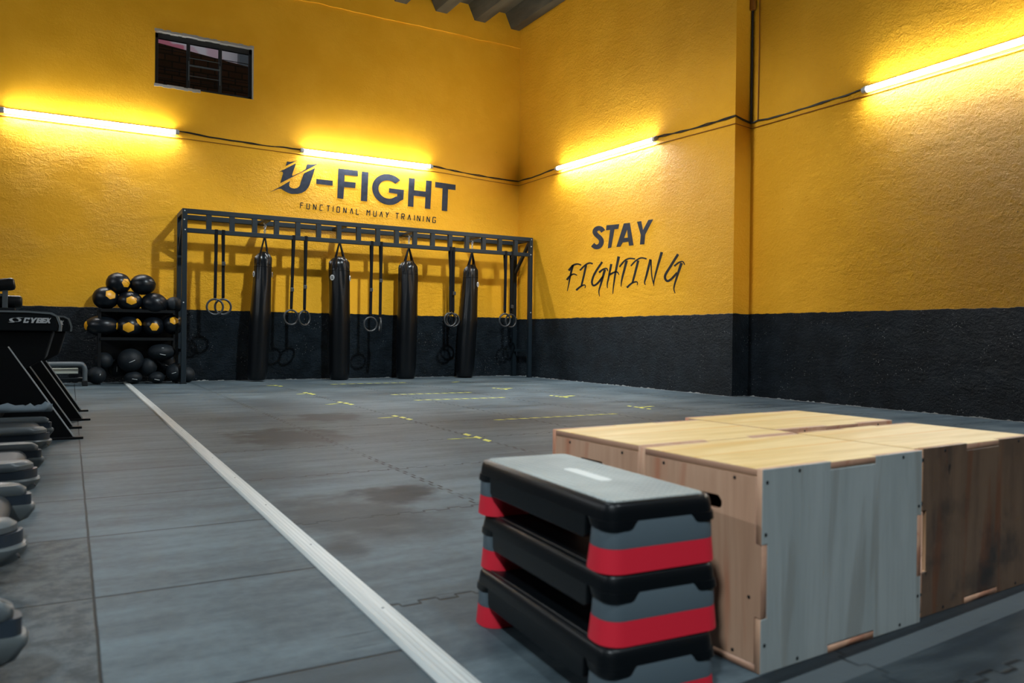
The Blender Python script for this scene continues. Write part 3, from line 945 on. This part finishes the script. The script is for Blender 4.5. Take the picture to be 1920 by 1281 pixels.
RG = [('left ring of the leftmost pair, overlapping its neighbour beside the left post', 1.903, 1.147, .0, -.012, 1.80, -.03),
      ('right ring of the leftmost pair, overlapping its neighbour beside the left post', 2.003, 1.152, .0, .012, 1.80, .03),
      ('ring hanging just right of the leftmost heavy bag', 3.055, 1.015, .15, -.025, 1.45),
      ('ring left of the second heavy bag, its strap on the right of the pair', 3.248, 1.008, .5, -.01, 1.50),
      ('ring seen round, right of the second heavy bag', 4.338, .93, .1, -.005, 1.50),
      ('ring seen edge on, left of the third heavy bag', 4.50, .925, 1.35, .0, 1.66),
      ('front ring of the pair beside the rightmost heavy bag, on its left', 5.775, 1.038, .05, .0, 1.58, -.03),
      ('rear ring of the overlapping pair touching the rightmost heavy bag', 5.83, 1.03, -.1, .03, 1.50, .04),
      ('left ring of the rightmost pair, hanging short of the right post', 6.878, 1.05, .05, -.012, 1.28, -.03),
      ('right ring of the rightmost pair, in front of the dark rear post', 7.008, 1.04, .1, .015, 1.30, .03)]
for a in RG: gym_ring(*a)

# ------------------------------------------------------------------ ball rack and balls
rk = thing('ball_rack', 'black three tier rack loaded with balls beside the left post of the rig', 'rack', (.88, 12.66, 0))
for z_ in (.665, 1.07):
    sh_ = obj('shelf', MB().box((-.50, -.20, z_-.012), (.50, .20, z_)), M['shelf'], rk)
    obj('shelf_lip', MB().box((-.50, -.215, z_-.03), (.50, -.20, z_+.012)), M['shelf'], sh_)
for x_ in (-.51, .505):
    for y_ in (-.17, .2): obj('post', MB().box((x_-.02, y_-.02, 0), (x_+.02, y_+.02, 1.09)), M['shelf'], rk, bevel=.003)
obj('back_panel', MB().box((-.50, .205, .1), (.50, .215, 1.05)), M['shelf'], rk)


def patch_mesh(mb, d, ang, R, sc, spin=0., n=6, rings=4):
    d = Vector(d).normalized(); x_ = d.cross(Vector((0, 0, 1)))
    if x_.length < .01: x_ = Vector((1, 0, 0))
    x_.normalize(); y_ = d.cross(x_)
    def P(u, v):
        a = math.hypot(u, v); p = d*math.cos(a)+(x_*u+y_*v)/(a or 1)*math.sin(a)
        return (p.x*R*sc[0], p.y*R*sc[1], p.z*R*sc[2])
    c = [(ang*math.cos(spin+k*2*PI/n), ang*math.sin(spin+k*2*PI/n)) for k in range(n)]
    rows = [[mb.bm.verts.new(P(0, 0))]]
    for r in range(1, rings+1):
        row = []
        for k in range(n):
            a, b = c[k], c[(k+1) % n]
            for j in range(r):
                t = j/r; row.append(mb.bm.verts.new(P((a[0]+(b[0]-a[0])*t)*r/rings, (a[1]+(b[1]-a[1])*t)*r/rings)))
        rows.append(row)
    for r in range(1, rings+1):
        inn, out = rows[r-1], rows[r]; m = len(out)
        for k in range(n):
            for j in range(r):
                o0, o1 = out[k*r+j], out[(k*r+j+1) % m]
                i0 = inn[(k*(r-1)+j) % len(inn)]
                mb.bm.faces.new((o0, o1, i0))
                if j < r-1:
                    mb.bm.faces.new((o1, inn[(k*(r-1)+j+1) % len(inn)], i0))
    return mb


def ball(label, name, cat, px_, py_, y, r, mat, sc=(1, 1, 1), patches=(), seams=(), marks=(), group=None):
    p = on_back(px_, py_, y)
    t = thing(name, label, cat, p, 0, group)
    obj('ball_body', MB().sphere((0, 0, 0), r, sc), mat, t, smooth=True)
    for d, ang, spin in patches:
        obj('patch', patch_mesh(MB(), d, ang*1.13, r*1.008, sc, spin), M['ball_yellow'], t, smooth=True)
    for ax in seams:
        ax = Vector(ax).normalized(); u = ax.cross(Vector((.3, .2, 1))).normalized(); v = ax.cross(u)
        pts = [(u*math.cos(a*PI/20)+v*math.sin(a*PI/20)+ax*.18)*r*.99 for a in range(40)]
        obj('seam', MB().tube([(q_.x*sc[0], q_.y*sc[1], q_.z*sc[2]) for q_ in pts], .0022, 5, True), M['web'], t, smooth=True)
    for d, l, spin in marks:
        d = Vector(d).normalized(); x_ = d.cross(Vector((0, 0, 1))).normalized(); y_ = d.cross(x_)
        dr = x_*math.cos(spin)+y_*math.sin(spin)
        pts = [(d*math.cos(s_)+dr*math.sin(s_))*r*1.004 for s_ in (-l, -l/2, 0, l/2, l)]
        obj('marking', MB().tube([(q_.x*sc[0], q_.y*sc[1], q_.z*sc[2]) for q_ in pts], .0042, 5), M['chalk'], t, smooth=True)
    return t


WBG, SBG = 'wall balls on the two upper shelves', 'slam balls on the bottom shelf'
fwdv = (-.1, -1, 0)
wb_ = [
 ('black ball with a big amber hexagon, left end of the top shelf', 198, 559, 12.60, .172, (1, .95, .95), [((.42, -1, .35), .40, .3)], []),
 ('black ball with an amber patch on its right side, topmost left of the pile', 222, 532, 12.62, .165, (1, 1, .98), [((.75, -1, .05), .38, .0), ((.3, .2, 1), .5, 0)], [(.5, .3, .9)]),
 ('plain glossy black ball with a pale seam line, topmost right of the pile', 268, 534, 12.62, .17, (1.02, 1, .9), [((.3, .7, -.6), .4, 0)], [(.1, .2, 1)]),
 ('black ball facing front with an amber hexagon, middle of the top shelf', 243, 565, 12.56, .165, (1.05, 1, .88), [((.1, -1, .05), .40, .52)], [(1, .3, .5)]),
 ('slumped black ball with a shiny crease and amber patch at its upper right', 289, 570, 12.56, .175, (1.08, 1, .92), [((.85, .1, .75), .42, .2), ((-.4, .5, .8), .4, 0)], [(.8, .2, .6)]),
 ('wide black ball seen between two amber edges, left end of the middle shelf', 191, 611, 12.60, .19, (1.18, 1, .78), [((-1, -.18, 0), .42, 0), ((1, -.22, -.02), .42, .5)], []),
 ('black ball with a large orange hexagon low in front, second on the middle shelf', 242, 612, 12.58, .16, (1.08, 1, .98), [((-.1, -1, -.12), .44, .5), ((.9, -.5, .5), .36, .3)], [(.6, .1, .8)]),
 ('black ball with a neat yellow hexagon in front, third on the middle shelf', 287, 612, 12.58, .15, (1, 1, 1), [((.05, -1, -.06), .38, 0)], []),
 ('black ball with an orange patch near its top, right end of the middle shelf', 325, 609, 12.58, .15, (1, 1, .98), [((-.02, -1, .5), .40, .5)], [])]
for lab, a, b, y, r, sc, pa, se in wb_:
    ball(lab, 'wall_ball', 'ball', a, b, y, r, M['ballskin'], sc, pa, se, (), WBG)
ball('small plain dark ball at the right end of the top shelf against the post', 'slam_ball', 'ball', 326, 572, 12.56, .12, M['slam'], group=WBG)
sb_ = [
 ('dark rubber ball upper left on the bottom shelf', 194, 677, 12.62, .125, (1, 1, 1), []),
 ('small ball with a white scratch on the floor, left of the rack', 181, 704, 12.52, .125, (1, 1, 1), [((.35, -1, .1), .1, 1.2)]),
 ('narrow dark ball in shadow with a pale upright scratch, second from the left', 217, 690, 12.76, .12, (.85, 1, 1.15), [((.1, -1, -.1), .3, 1.57)]),
 ('biggest dark ball with a pale slanting mark in the middle of the bottom shelf', 245, 676, 12.58, .175, (1, 1, 1), [((.05, -1, -.05), .24, .45)]),
 ('dull upright oval ball right of the biggest one on the bottom shelf', 278, 688, 12.58, .125, (.95, 1, 1.1), []),
 ('flattened dark ball with a pale curved mark, topmost right on the bottom shelf', 303, 660, 12.56, .175, (1.08, 1, .72), [((0, -1, -.3), .22, -.3), ((0, -1, .55), .08, 0)]),
 ('dark ball in shadow under the flattened ball on the right', 312, 684, 12.78, .15, (1, 1, 1), [((0, -1, -.05), .2, -.3)]),
 ('dark ball with a pale slanting mark against the rig post, bottom right', 330, 698, 12.50, .145, (.95, 1, .95), [((-.35, -1, -.05), .24, .3)]),
 ('small black ball with a pale stroke low in front, bottom shelf right', 294, 708, 12.52, .105, (1.05, 1, .82), [((-.05, -1, -.35), .34, -.25)]),
 ('black ball lying on the floor under the biggest one with a pale stroke', 250, 708, 12.54, .105, (1.15, 1, .85), [((.1, -1, -.25), .3, -.25)]),
 ('dark ball peeping out right of the rig post at floor level', 350, 703, 12.66, .12, (1, 1, 1), [])]
for lab, a, b, y, r, sc, mk in sb_:
    ball(lab, 'slam_ball', 'ball', a, b, y, r, M['slam'], sc, (), (), mk, SBG)


# ------------------------------------------------------------------ plywood jump boxes
def edge_mat(o, ax, mat):
    o.data.materials.append(mat)
    for p in o.data.polygons:
        if abs(p.normal[ax]) < .7: p.material_index = 1
    return o


def jump_box(label, corner, w, d, h, rot, mats, lap=False, hv=.815, hu=.53):
    """corner: near left floor corner; w along the front, d backwards"""
    t = thing('plyo_box', label, 'plyo box', (*corner, 0), rot, 'plywood jump boxes in a block of four')
    k = .018; tab = w*.29; tz = h*.36; td = d*.36
    def put(axis, off):
        if axis == 'y': return lambda u, v, s_: Vector((u, off+s_, v))
        if axis == 'x': return lambda u, v, s_: Vector((off+s_, u, v))
        return lambda u, v, s_: Vector((u, v, off+s_))
    a0, a1 = w*.38, w*.38+tab; z0, z1 = h*.27, h*.27+tz; e = .0023; ka = k+.0007
    face = [(0, 0), (a0, 0), (a0, ka), (a1, ka+e/5), (a1, 0), (w, 0), (w, z0+e), (w-ka, z0+e*1.3), (w-ka-e/5, z1-e), (w, z1-e*1.3), (w, h), (a1-e, h), (a1-e*1.3, h-ka), (a0+e, h-ka-e/5), (a0+e*1.3, h), (0, h), (0, z1), (ka, z1+e/3), (ka+e/5, z0), (0, z0-e/3)]
    for nm, off, mt in (('front_panel', k/2, mats[0]), ('back_panel', d-k/2, mats[3])):
        fc = [(u+k if u < .1 and lap else u, v) for u, v in face]
        f_ = edge_mat(obj(nm, MB().fill([fc], k, put('y', off)), mt, t, bevel=.0015, seg=1), 1, mats[1])
        if nm == 'front_panel':
            for u, v in ((.2*w, h-.012), (.86*w, h-.012), (.012, .68*h), (w-.014, .68*h), (.012, .14*h), (w-.014, .16*h), (.2*w, .012), (.85*w, .012), (.015, h-.03)):
                obj('screw', MB().lathe([(0, 0), (.0044, 0), (.004, .001), (0, .0012)], 10, M_=Matrix.Translation((u, 0, v)) @ Matrix.Rotation(PI/2, 4, 'X')), M['screw'], f_)
    # sides: tabs run through to the front and back faces
    side = [(k, k), (d-k, k+e/4), (d-k, z0+e), (d, z0+e*1.3), (d, z1-e), (d-k, z1-e*1.3), (d-k-e/5, h-k), (k, h-k-e/4), (k+e/5, z1), (0, z1-e/3), (0, z0), (k, z0+e/3)]
    # the visible corners of the side stand proud up to the front sheet
    hole = [(u+d*hu, v+h*hv) for u, v in rrect(-.058, -.0165, .058, .0165, .0155, 5)]
    for nm, off in (('left_panel', k/2), ('right_panel', w-k/2)):
        sd_ = [(0 if lap and u <= k else u, v) for u, v in side]
        f_ = edge_mat(obj(nm, MB().fill([sd_, hole], k, put('x', off)), mats[1], t, bevel=.0015, seg=1), 0, M['ply_edge'])
        if nm == 'left_panel':
            for u, v in ((.2*d, h-.03), (.78*d, h-.03), (.035, .36*h), (.2*d, .03), (.8*d, .03)):
                obj('screw', MB().lathe([(0, 0), (.0044, 0), (.004, .001), (0, .0012)], 10, M_=Matrix.Translation((0, u, v)) @ Matrix.Rotation(-PI/2, 4, 'Y')), M['screw'], f_)
    top = [(0, k), (a0, k+e/6), (a0+e/3, 0), (a1, 0), (a1+e/3, k+e/6), (w, k), (w, d-k), (a1-e, d-k-e/5), (a1-e*1.3, d), (a0+e, d), (a0+e*1.3, d-k-e/5), (0, d-k)]
    edge_mat(obj('top_panel', MB().fill([top], k, put('z', h-k/2)), mats[2], t, bevel=.0015, seg=1), 2, M['ply_edge'])
    edge_mat(obj('bottom_panel', MB().fill([top], k, put('z', k/2)), M['shaded_inside'], t), 2, M['ply_edge'])
    return t


RB = math.radians(2.6)
mA = (M['ply_grey'], M['ply_side'], M['ply_top'], M['ply_side'])
mB = (M['ply_side'], M['ply_side'], M['ply_top'], M['ply_side'])
mC = (M['ply_brown'], M['ply_orange'], M['ply_top'], M['ply_side'])
jump_box('nearest plywood box with a grey washed front face and pale screws, beside the step stack', (1.345, 1.222), .632, .405, .46, RB, mA, False, .79, .44)
jump_box('back left plywood box behind the grey fronted one, its handle slot just above the steps', (1.345, 1.640), .632, .42, .46, RB, mB)
jump_box('front right plywood box with a stained dark brown front', (1.992, 1.268), .632, .405, .46, math.radians(3.0), mC, True)
jump_box('farthest plywood box at the back right, only its pale top and a thin edge showing', (1.995, 1.745), .632, .42, .46, math.radians(3.2), mB)


# ------------------------------------------------------------------ aerobic steps
def aerobic_step(label, loc, rot, mat=None):
    """origin at the near left floor corner of the near end; length along y"""
    t = thing('aerobic_step', label, 'aerobic step', loc, rot, 'aerobic steps in a stack of three')
    w, L, h = .272, .624, .14
    def rr(o, z, r=.032): return [(x_, y_, z) for x_, y_ in rrect(-o, -o, w+o, L+o, r+o, 5)]
    pf = obj('platform', MB().loft([rr(.005, .104), rr(.003, .12), rr(.0, .133), rr(-.004, .138), rr(-.008, .14)]), M['step_black'], t, smooth='auto')
    # deep skirt along each long side between the legs, ends sloping
    for x0_, x1_ in ((-.004, .012), (w-.012, w+.004)):
        obj('side_skirt', MB().prism([(.078, .106), (.080, .062), (.09, .056), (L-.09, .056), (L-.080, .062), (L-.078, .106)], 'x', x0_, x1_), M['step_black'], pf, bevel=.003)
    # lobes hanging over each corner
    for cx_, cy_, sx, sy in ((0, 0, 1, 1), (w, 0, -1, 1), (0, L, 1, -1), (w, L, -1, -1)):
        ring0 = rrect(0, 0, .085, .085, .034, 6)
        secs = []
        for z_, g, o in ((.088, .0, .0075), (.091, .003, .0075), (.098, .008, .007), (.105, .016, .006)):
            secs.append([(cx_+sx*(-o+(u if u < .04 else u+g)), cy_+sy*(-o+(v if v < .04 else v+g)), z_) for u, v in ring0])
        obj('corner_lobe', MB().loft(secs), M['step_black'], pf, smooth='auto')
    obj('grip_mat', MB().loft([[(a, b, .1395) for a, b in rrect(.014, .014, w-.014, L-.014, .02, 5)], [(a, b, .1425) for a, b in rrect(.016, .016, w-.016, L-.016, .02, 5)]]), mat or M['grip'], t)
    if mat is None: obj('worn_logo', MB().prism([(a, b) for a, b in rrect(w*.5-.018, L*.33, w*.5+.018, L*.62, .016, 5)], 'z', .142, .1432), M['worn'], t)
    for y0_, s_ in ((0, 1), (L, -1)):
        def leg(o, z_, dp):
            pts = rrect(-o, -o, w+o, dp, .034+o, 6)
            return [(u, y0_+s_*v, z_) for u, v in pts]
        obj('grey_riser', MB().loft([leg(.0065, .05, .086), leg(.0045, .104, .080), leg(.002, .108, .070)]), M['step_grey'], t, smooth='auto')
        obj('red_riser', MB().loft([leg(.011, .001, .094), leg(.0067, .0495, .087)]), M['step_red'], t, smooth='auto')
    return t


RS = math.radians(-3.0)
aerobic_step('topmost step of the stack with a grey ribbed top, beside the plywood boxes', (.927, 1.232, .280), RS)
aerobic_step('middle step of the red and grey stack, beneath the topmost one', (.924, 1.222, .140), RS-.012, M['step_black'])  # black mat stands in for the shade under the topmost step
aerobic_step('bottom step of the stack, standing on the dark mat', (.908, 1.208, .0), RS-.006, M['step_black'])  # mat painted black for the shade between the steps


# ------------------------------------------------------------------ treadmills at the left edge, tail ends towards the strip
def treadmill(label, x, y):
    """origin: floor under the middle of the tail end; the deck runs to -x"""
    t = thing('treadmill', label, 'treadmill', (x, y, 0), 0, 'treadmills in a row along the left edge')
    W_ = .39
    def rail_sec(xx, z0, z1, yi, yo, rr_=.022):
        return [(xx, a, b) for a, b in rrect(yi, z0, yo, z1, rr_, 4)]
    def plan(s_, inset, back, z_):
        yo, yi, R1, R2, xe = W_-inset, W_-.125+inset*.4, .085, .02, -back
        pts = [(-1.75, yi), (xe-R2, yi)]+[(xe-R2+R2*math.sin(k*PI/8), yi+R2-R2*math.cos(k*PI/8)) for k in range(1, 5)]
        pts += [(xe-R1+R1*math.cos(k*PI/16), yo-R1+R1*math.sin(k*PI/16)) for k in range(9)]+[(-1.75, yo)]
        return [(u, s_*v, z_) for u, v in pts]
    for s_ in (1, -1):
        rl = obj('side_rail', MB().loft([plan(s_, .014, .012, .112), plan(s_, .014, .012, .156)]), M['deep'], t, smooth='auto')
        obj('foot_strip', MB().loft([plan(s_, .010, .030, .154), plan(s_, .006, .026, .160), plan(s_, .007, .028, .176), plan(s_, .018, .045, .190)]), M['trim_grey'], rl, smooth='auto')
        ec = obj('end_cap', MB().loft([plan(s_, .05, .16, .030), plan(s_, .028, .075, .045), plan(s_, .010, .022, .068), plan(s_, .001, .001, .098), plan(s_, .0, .0, .112), plan(s_, .005, .005, .119)]), M['trim_light'], t, smooth='auto')
        obj('cap_bolt', MB().lathe([(0, 0), (.009, 0), (.008, .004), (0, .004)], 12, M_=Matrix.Translation((-.022, s_*(W_-.016), .094)) @ Matrix.Rotation(PI/2, 4, 'Z') @ Matrix.Rotation(s_*math.radians(-60), 4, 'X')), M['black_print'], ec)
        ym = s_*(W_-.06)
        obj('foot', MB().box((-.30, ym-.03, 0), (-.22, ym+.03, .05)).box((-1.6, ym-.03, 0), (-1.5, ym+.03, .14)), M['rubber'], t)
        obj('upright', MB().bar((-1.55, s_*(W_-.05), .18), (-1.75, s_*(W_-.05), 1.0), .05, .09), M['console'], t)
    bl = [(-1.7, .162)]+[(-.12+.048*math.sin(a*PI/10), .114+.048*math.cos(a*PI/10)) for a in range(11)]+[(-1.7, .066)]
    obj('belt', MB().prism(bl, 'y', -W_+.13, W_-.13), M['belt'], t, smooth='auto')
    obj('motor_hood', MB().box((-1.95, -W_, .05), (-1.6, W_, .26)), M['console'], t, bevel=.03, seg=3)
    obj('console', MB().box((-1.85, -.33, .96), (-1.66, .33, 1.14)), M['console'], t, bevel=.03, seg=3)
    return t


treadmill('farthest of the four treadmill tail ends, in front of the slanting black uprights', -.085, 5.62)
treadmill('second farthest grey treadmill tail end at the left edge', -.105, 4.26)
treadmill('third treadmill tail end from the back, partly cut by the left edge', -.105, 3.05)
treadmill('nearest treadmill at the lower left edge, only a dark rounded corner showing', -.07, 1.62)
tw = thing('towel', 'crumpled blue grey cloth lying on the farthest treadmill', 'towel', (-.26, 6.0, .222))
rg2 = random.Random(5); mb = MB()
secs = []
for k in range(9):
    xx = -.17+.042*k
    secs.append([(xx+rg2.uniform(-.008, .008), -.05, 0), (xx, -.03, .022+rg2.uniform(0, .03)), (xx, 0, .03+rg2.uniform(-.015, .035)), (xx, .03, .02+rg2.uniform(0, .025)), (xx, .05, 0)])
obj('cloth', mb.loft(secs), M['cloth'], tw, smooth=True)


# ------------------------------------------------------------------ cardio machines behind them
def cardio(label, loc, depth):
    """side faces the camera; uprights slant back from the feet at the right"""
    t = thing('exercise_machine', label, 'exercise machine', loc, 0, 'cardio machines with slanting uprights')
    D_ = depth
    con = obj('console', MB().prism([(-1.25, .752), (-.070, .752), (-.066, .79), (-.085, .853), (-.12, .868), (-.25, .874), (-.70, .872), (-1.25, .85)], 'y', 0, D_), M['console'], t, bevel=.006)
    obj('console_trim', MB().loft([[(a, b, c) for a, b, c in ((xx, -.004, zz), (xx+ox, -.004, zz+oz), (xx+ox, D_+.004, zz+oz), (xx, D_+.004, zz))]
                                   for xx, zz, ox, oz in ((-1.25, .852, 0, .012), (-.70, .874, 0, .012), (-.25, .876, .002, .012), (-.115, .868, .01, .012), (-.082, .852, .013, .006), (-.062, .79, .014, .002), (-.066, .752, .014, 0))]), M['rim'], con)
    # silver lettering on the console side
    f5 = lambda a, b: (-.4037+(a/5.82)*.003045-0*b, .8705-((500+b/5.82)-587)*.00308)
    def pl(u, v, s_): return Vector((u, -.0025+s_, v))
    C_ = [(268, 560), (330, 560), (322, 585), (300, 585), (304, 577), (285, 577), (274, 611), (292, 611), (295, 603), (314, 603), (306, 628), (250, 628)]
    Yc = [(335, 560), (358, 560), (362, 585), (385, 560), (410, 560), (372, 603), (364, 628), (338, 628), (346, 601)]
    Bc = [(412, 560), (462, 560), (466, 570), (458, 592), (452, 597), (456, 605), (448, 625), (440, 628), (390, 628)]
    Bh = [(430, 574), (446, 574), (443, 585), (427, 585)]; Bi = [(424, 600), (438, 600), (434, 614), (420, 614)]
    E_ = [(468, 560), (520, 560), (515, 577), (484, 577), (481, 586), (505, 586), (500, 602), (476, 602), (472, 611), (500, 611), (494, 628), (446, 628)]
    X_ = [(512, 560), (535, 560), (538, 578), (553, 560), (562, 560), (541, 592), (553, 628), (528, 628), (524, 610), (508, 628), (485, 628), (515, 592)]
    el = lambda cx_, cy_, rx, ry, rot: [(cx_+rx*math.cos(a)*math.cos(rot)-ry*math.sin(a)*math.sin(rot), cy_+rx*math.cos(a)*math.sin(rot)+ry*math.sin(a)*math.cos(rot)) for a in [k*PI/12 for k in range(24)]]
    ls_ = [[C_], [Yc], [Bc, Bh, Bi], [E_], [X_], [el(165, 592, 68, 26, .0), el(167, 592, 36, 21, .25)], [[(150, 568), (200, 559), (262, 560), (215, 566), (175, 572)]], [[(85, 622), (130, 618), (185, 610), (150, 624), (110, 627)]]]
    mb_ = MB()
    for l_ in ls_: mb_.fill([[f5(*p_) for p_ in k_] for k_ in l_], .003, pl)
    obj('lettering', mb_, M['letter_grey'], con)
    obj('shroud', MB().prism([(-1.2, .752), (-.095, .752), (-.145, .56), (-.35, .44), (-.42, .12), (-1.2, .06)], 'y', .03, D_-.03), M['pad'], t, bevel=.01)
    obj('base', MB().prism([(-1.3, 0), (-.02, 0), (-.05, .05), (-.5, .10), (-1.3, .10)], 'y', .06, D_-.06), M['pad'], t)
    for yy in (.02, D_-.045):
        lg = obj('upright', MB().prism([(.028, .012), (-.36, .64), (-.62, .64), (-.24, .012)], 'y', yy, yy+.03), M['pad'], t)
        obj('silver_edge', MB().bar((.032, yy+.012, .016), (-.358, yy+.012, .644), .012, .008), M['letter_grey'], lg)
        obj('foot', MB().box((-.26, yy-.02, 0), (.09, yy+.05, .016)), M['rubber'], lg, bevel=.003)
    return t


ca = cardio('front black cardio machine with silver lettering on its console side, at the left edge', (0, 6.2, 0), .74)
cb = cardio('rear black cardio machine, its grey rimmed console peeping out behind the lettered one', (.07, 7.48, 0), .9)

wm = thing('weight_machine', 'weight machine with two black roller pads on a grey post, behind the cardio machines', 'exercise machine', (-.60, 9.98, 0))
obj('upright', MB().box((-.03, -.03, 0), (.02, .03, 1.22)), M['trim_grey'], wm, bevel=.004)
obj('upright', MB().box((-.75, -.03, 0), (-.70, .03, 1.32)), M['trim_grey'], wm, bevel=.004)
obj('base', MB().box((-.8, -.3, 0), (.1, .3, .06)), M['console'], wm, bevel=.006)
def pad(a, b, r, nm='roller_pad'):
    a, b = Vector(a), Vector(b); d = (b-a).normalized()
    return obj(nm, MB().tube([a, a+d*.012, a+d*.035, b-d*.035, b-d*.012, b], [r*.6, r*.9, r, r, r*.9, r*.6], 20), M['pad'], wm, smooth='auto')
pad((-.62, 0, 1.16), (.085, 0, 1.262), .068)
pad((-.62, .06, 1.065), (.150, .06, 1.068), .07)
obj('cross_arm', MB().box((-.72, -.02, 1.125), (.0, .02, 1.15)), M['trim_grey'], wm)
obj('shelf_bar', MB().box((-.8, -.06, .965), (.09, .06, 1.0)), M['console'], wm, bevel=.006)
obj('strut', MB().box((.04, -.02, .06), (.075, .02, .965)), M['trim_grey'], wm)
obj('strut', MB().box((-.12, -.02, .06), (-.085, .02, .965)), M['trim_grey'], wm)

bn = thing('bench', 'low grey tube framed bench with a pale board left of the ball rack', 'bench', (.0, 12.4, 0))
for yy in (-.16, .16):
    obj('tube_frame', MB().tube(smooth_line([(-1.2, yy, .295), (-.3, yy, .298), (.10, yy, .298), (.165, yy, .285), (.19, yy, .23), (.19, yy, .15), (.19, yy, .07)], 4), .03, 12), M['trim_grey'], bn, smooth='auto')
    obj('foot', MB().box((.155, yy-.035, 0), (.225, yy+.035, .075)), M['rubber'], bn, bevel=.006)
obj('board', MB().box((-1.2, -.12, .17), (.11, .12, .24)), M['beige'], bn, bevel=.008)
obj('lower_tube', MB().tube([(-1.2, -.1, .10), (.16, -.1, .10)], .018, 10), M['console'], bn)
for x_ in (-1.15,):
    obj('foot', MB().box((x_-.04, -.2, 0), (x_+.04, .2, .29)), M['console'], bn, bevel=.006)

# ------------------------------------------------------------------ things at the right edge
bb = thing('storage_case', 'black box standing behind the brown fronted plywood box at the right edge', 'box', (2.72, 1.62, 0))
obj('body', MB().box((0, 0, .015), (.5, .45, .335)), M['pad'], bb, bevel=.012)
obj('lid', MB().box((-.004, -.004, .335), (.504, .454, .37)), M['pad'], bb, bevel=.01)
for x_ in (.04, .46):
    for y_ in (.04, .41): obj('foot', MB().box((x_-.02, y_-.02, 0), (x_+.02, y_+.02, .016)), M['rubber'], bb)
db = thing('dumbbell', 'grey metal dumbbell end lying on the mat at the lower right edge', 'dumbbell', (2.415, 1.10, 0))
hx = [(.048*math.cos(a*PI/3+PI/6), .048+.048*math.sin(a*PI/3+PI/6)-.0065) for a in range(6)]
for x0_ in (0, .19): obj('weight_head', MB().prism(hx, 'x', x0_, x0_+.075), M['batten'], db, bevel=.008)
obj('handle', MB().tube([(.07, 0, .042), (.2, 0, .042)], .015, 12), M['steel'], db, smooth='auto')

# ------------------------------------------------------------------ yellow tape on the mat seams
def tape(label, p0, p1, n, w, fill=.55, extra=None):
    a, b = on_floor(*p0), on_floor(*p1); c = (a+b)/2
    t = MB()
    def dashes(a, b, n, w, fill):
        d = (b-a)/n; nv = Vector((-d.y, d.x, 0)).normalized()*w/2
        for k in range(n):
            s_ = a+d*(k+.5-fill/2)-c; e_ = s_+d*fill; sk = d*.12
            off = .004*(1 if k % 2 else -1)*Vector((-d.y, d.x, 0)).normalized()
            vs = [s_-nv+sk+off, e_-nv+sk+off, e_+nv-sk+off, s_+nv-sk+off]
            lo_ = [t.bm.verts.new((v.x, v.y, .0005)) for v in vs]; hi_ = [t.bm.verts.new((v.x, v.y, .002)) for v in vs]
            t.bm.faces.new(hi_); t.bm.faces.new(lo_[::-1])
            for q_ in range(4): t.bm.faces.new((lo_[q_], lo_[(q_+1) % 4], hi_[(q_+1) % 4], hi_[q_]))
    dashes(a, b, n, w, fill)
    if extra: dashes(on_floor(*extra[0]), on_floor(*extra[1]), extra[2], extra[3], .7)
    o = obj('tape_mark', t, M['tape'], None, (c.x, c.y, 0))
    return tag(o, label, 'floor tape', 'yellow tape marks on the mat seams')


tape('long dashed yellow tape line across the mats, nearest of the long lines', (925, 788), (1157, 776), 11, .045, .6)
tape('long dashed yellow tape line, middle of the three long rows', (775, 751), (948, 745.5), 10, .055, .55)
tape('long dashed yellow tape line, farthest of the three long rows', (732, 740.5), (885, 736), 10, .055, .55)
tape('faint dashed yellow tape row just in front of the middle heavy bags', (618, 721), (762, 717.5), 9, .06, .5)
tape('nearest yellow tape corner with three blocks, left of the plywood boxes', (868, 813), (924, 829), 3, .045, .6, ((838, 824), (896, 821), 2, .02))
tape('yellow tape corner of three blocks, second from the camera on the left seam', (735, 779), (775, 788), 3, .05, .6, ((708, 784.5), (738, 782.5), 1, .03))
tape('yellow tape corner of three blocks, third from the camera on the left seam', (633, 753.5), (664, 759.5), 3, .055, .6, ((610, 759), (634, 757), 1, .03))
tape('small yellow tape corner, farthest on the left seam', (570, 736), (591, 740.5), 3, .06, .6, ((556, 739.5), (571, 738.5), 1, .035))
tape('tiny yellow tape bit on the floor below the leftmost heavy bag', (513, 722.5), (529, 725), 2, .06, .6, ((500, 723.5), (514, 723), 1, .04))
tape('yellow tape corner on the right seam, nearest the plywood boxes', (1175, 761), (1222, 768), 4, .045, .55, ((1195, 764.5), (1226, 762), 2, .04))
tape('yellow tape corner on the right seam, middle one', (1030, 741.5), (1066, 746), 4, .05, .55, ((1050, 745), (1077, 742), 2, .045))
tape('yellow tape corner on the right seam, farthest one below the right end of the rig', (923, 727.5), (952, 731), 4, .05, .55, ((938, 730), (960, 728), 2, .045))
tape('tiny yellow tape bit below the rightmost heavy bag', (848, 717), (860, 716), 2, .05, .6)
tape('short yellow tape end beside the back left plywood box', (1043, 810.5), (1056, 810), 1, .03, .8)
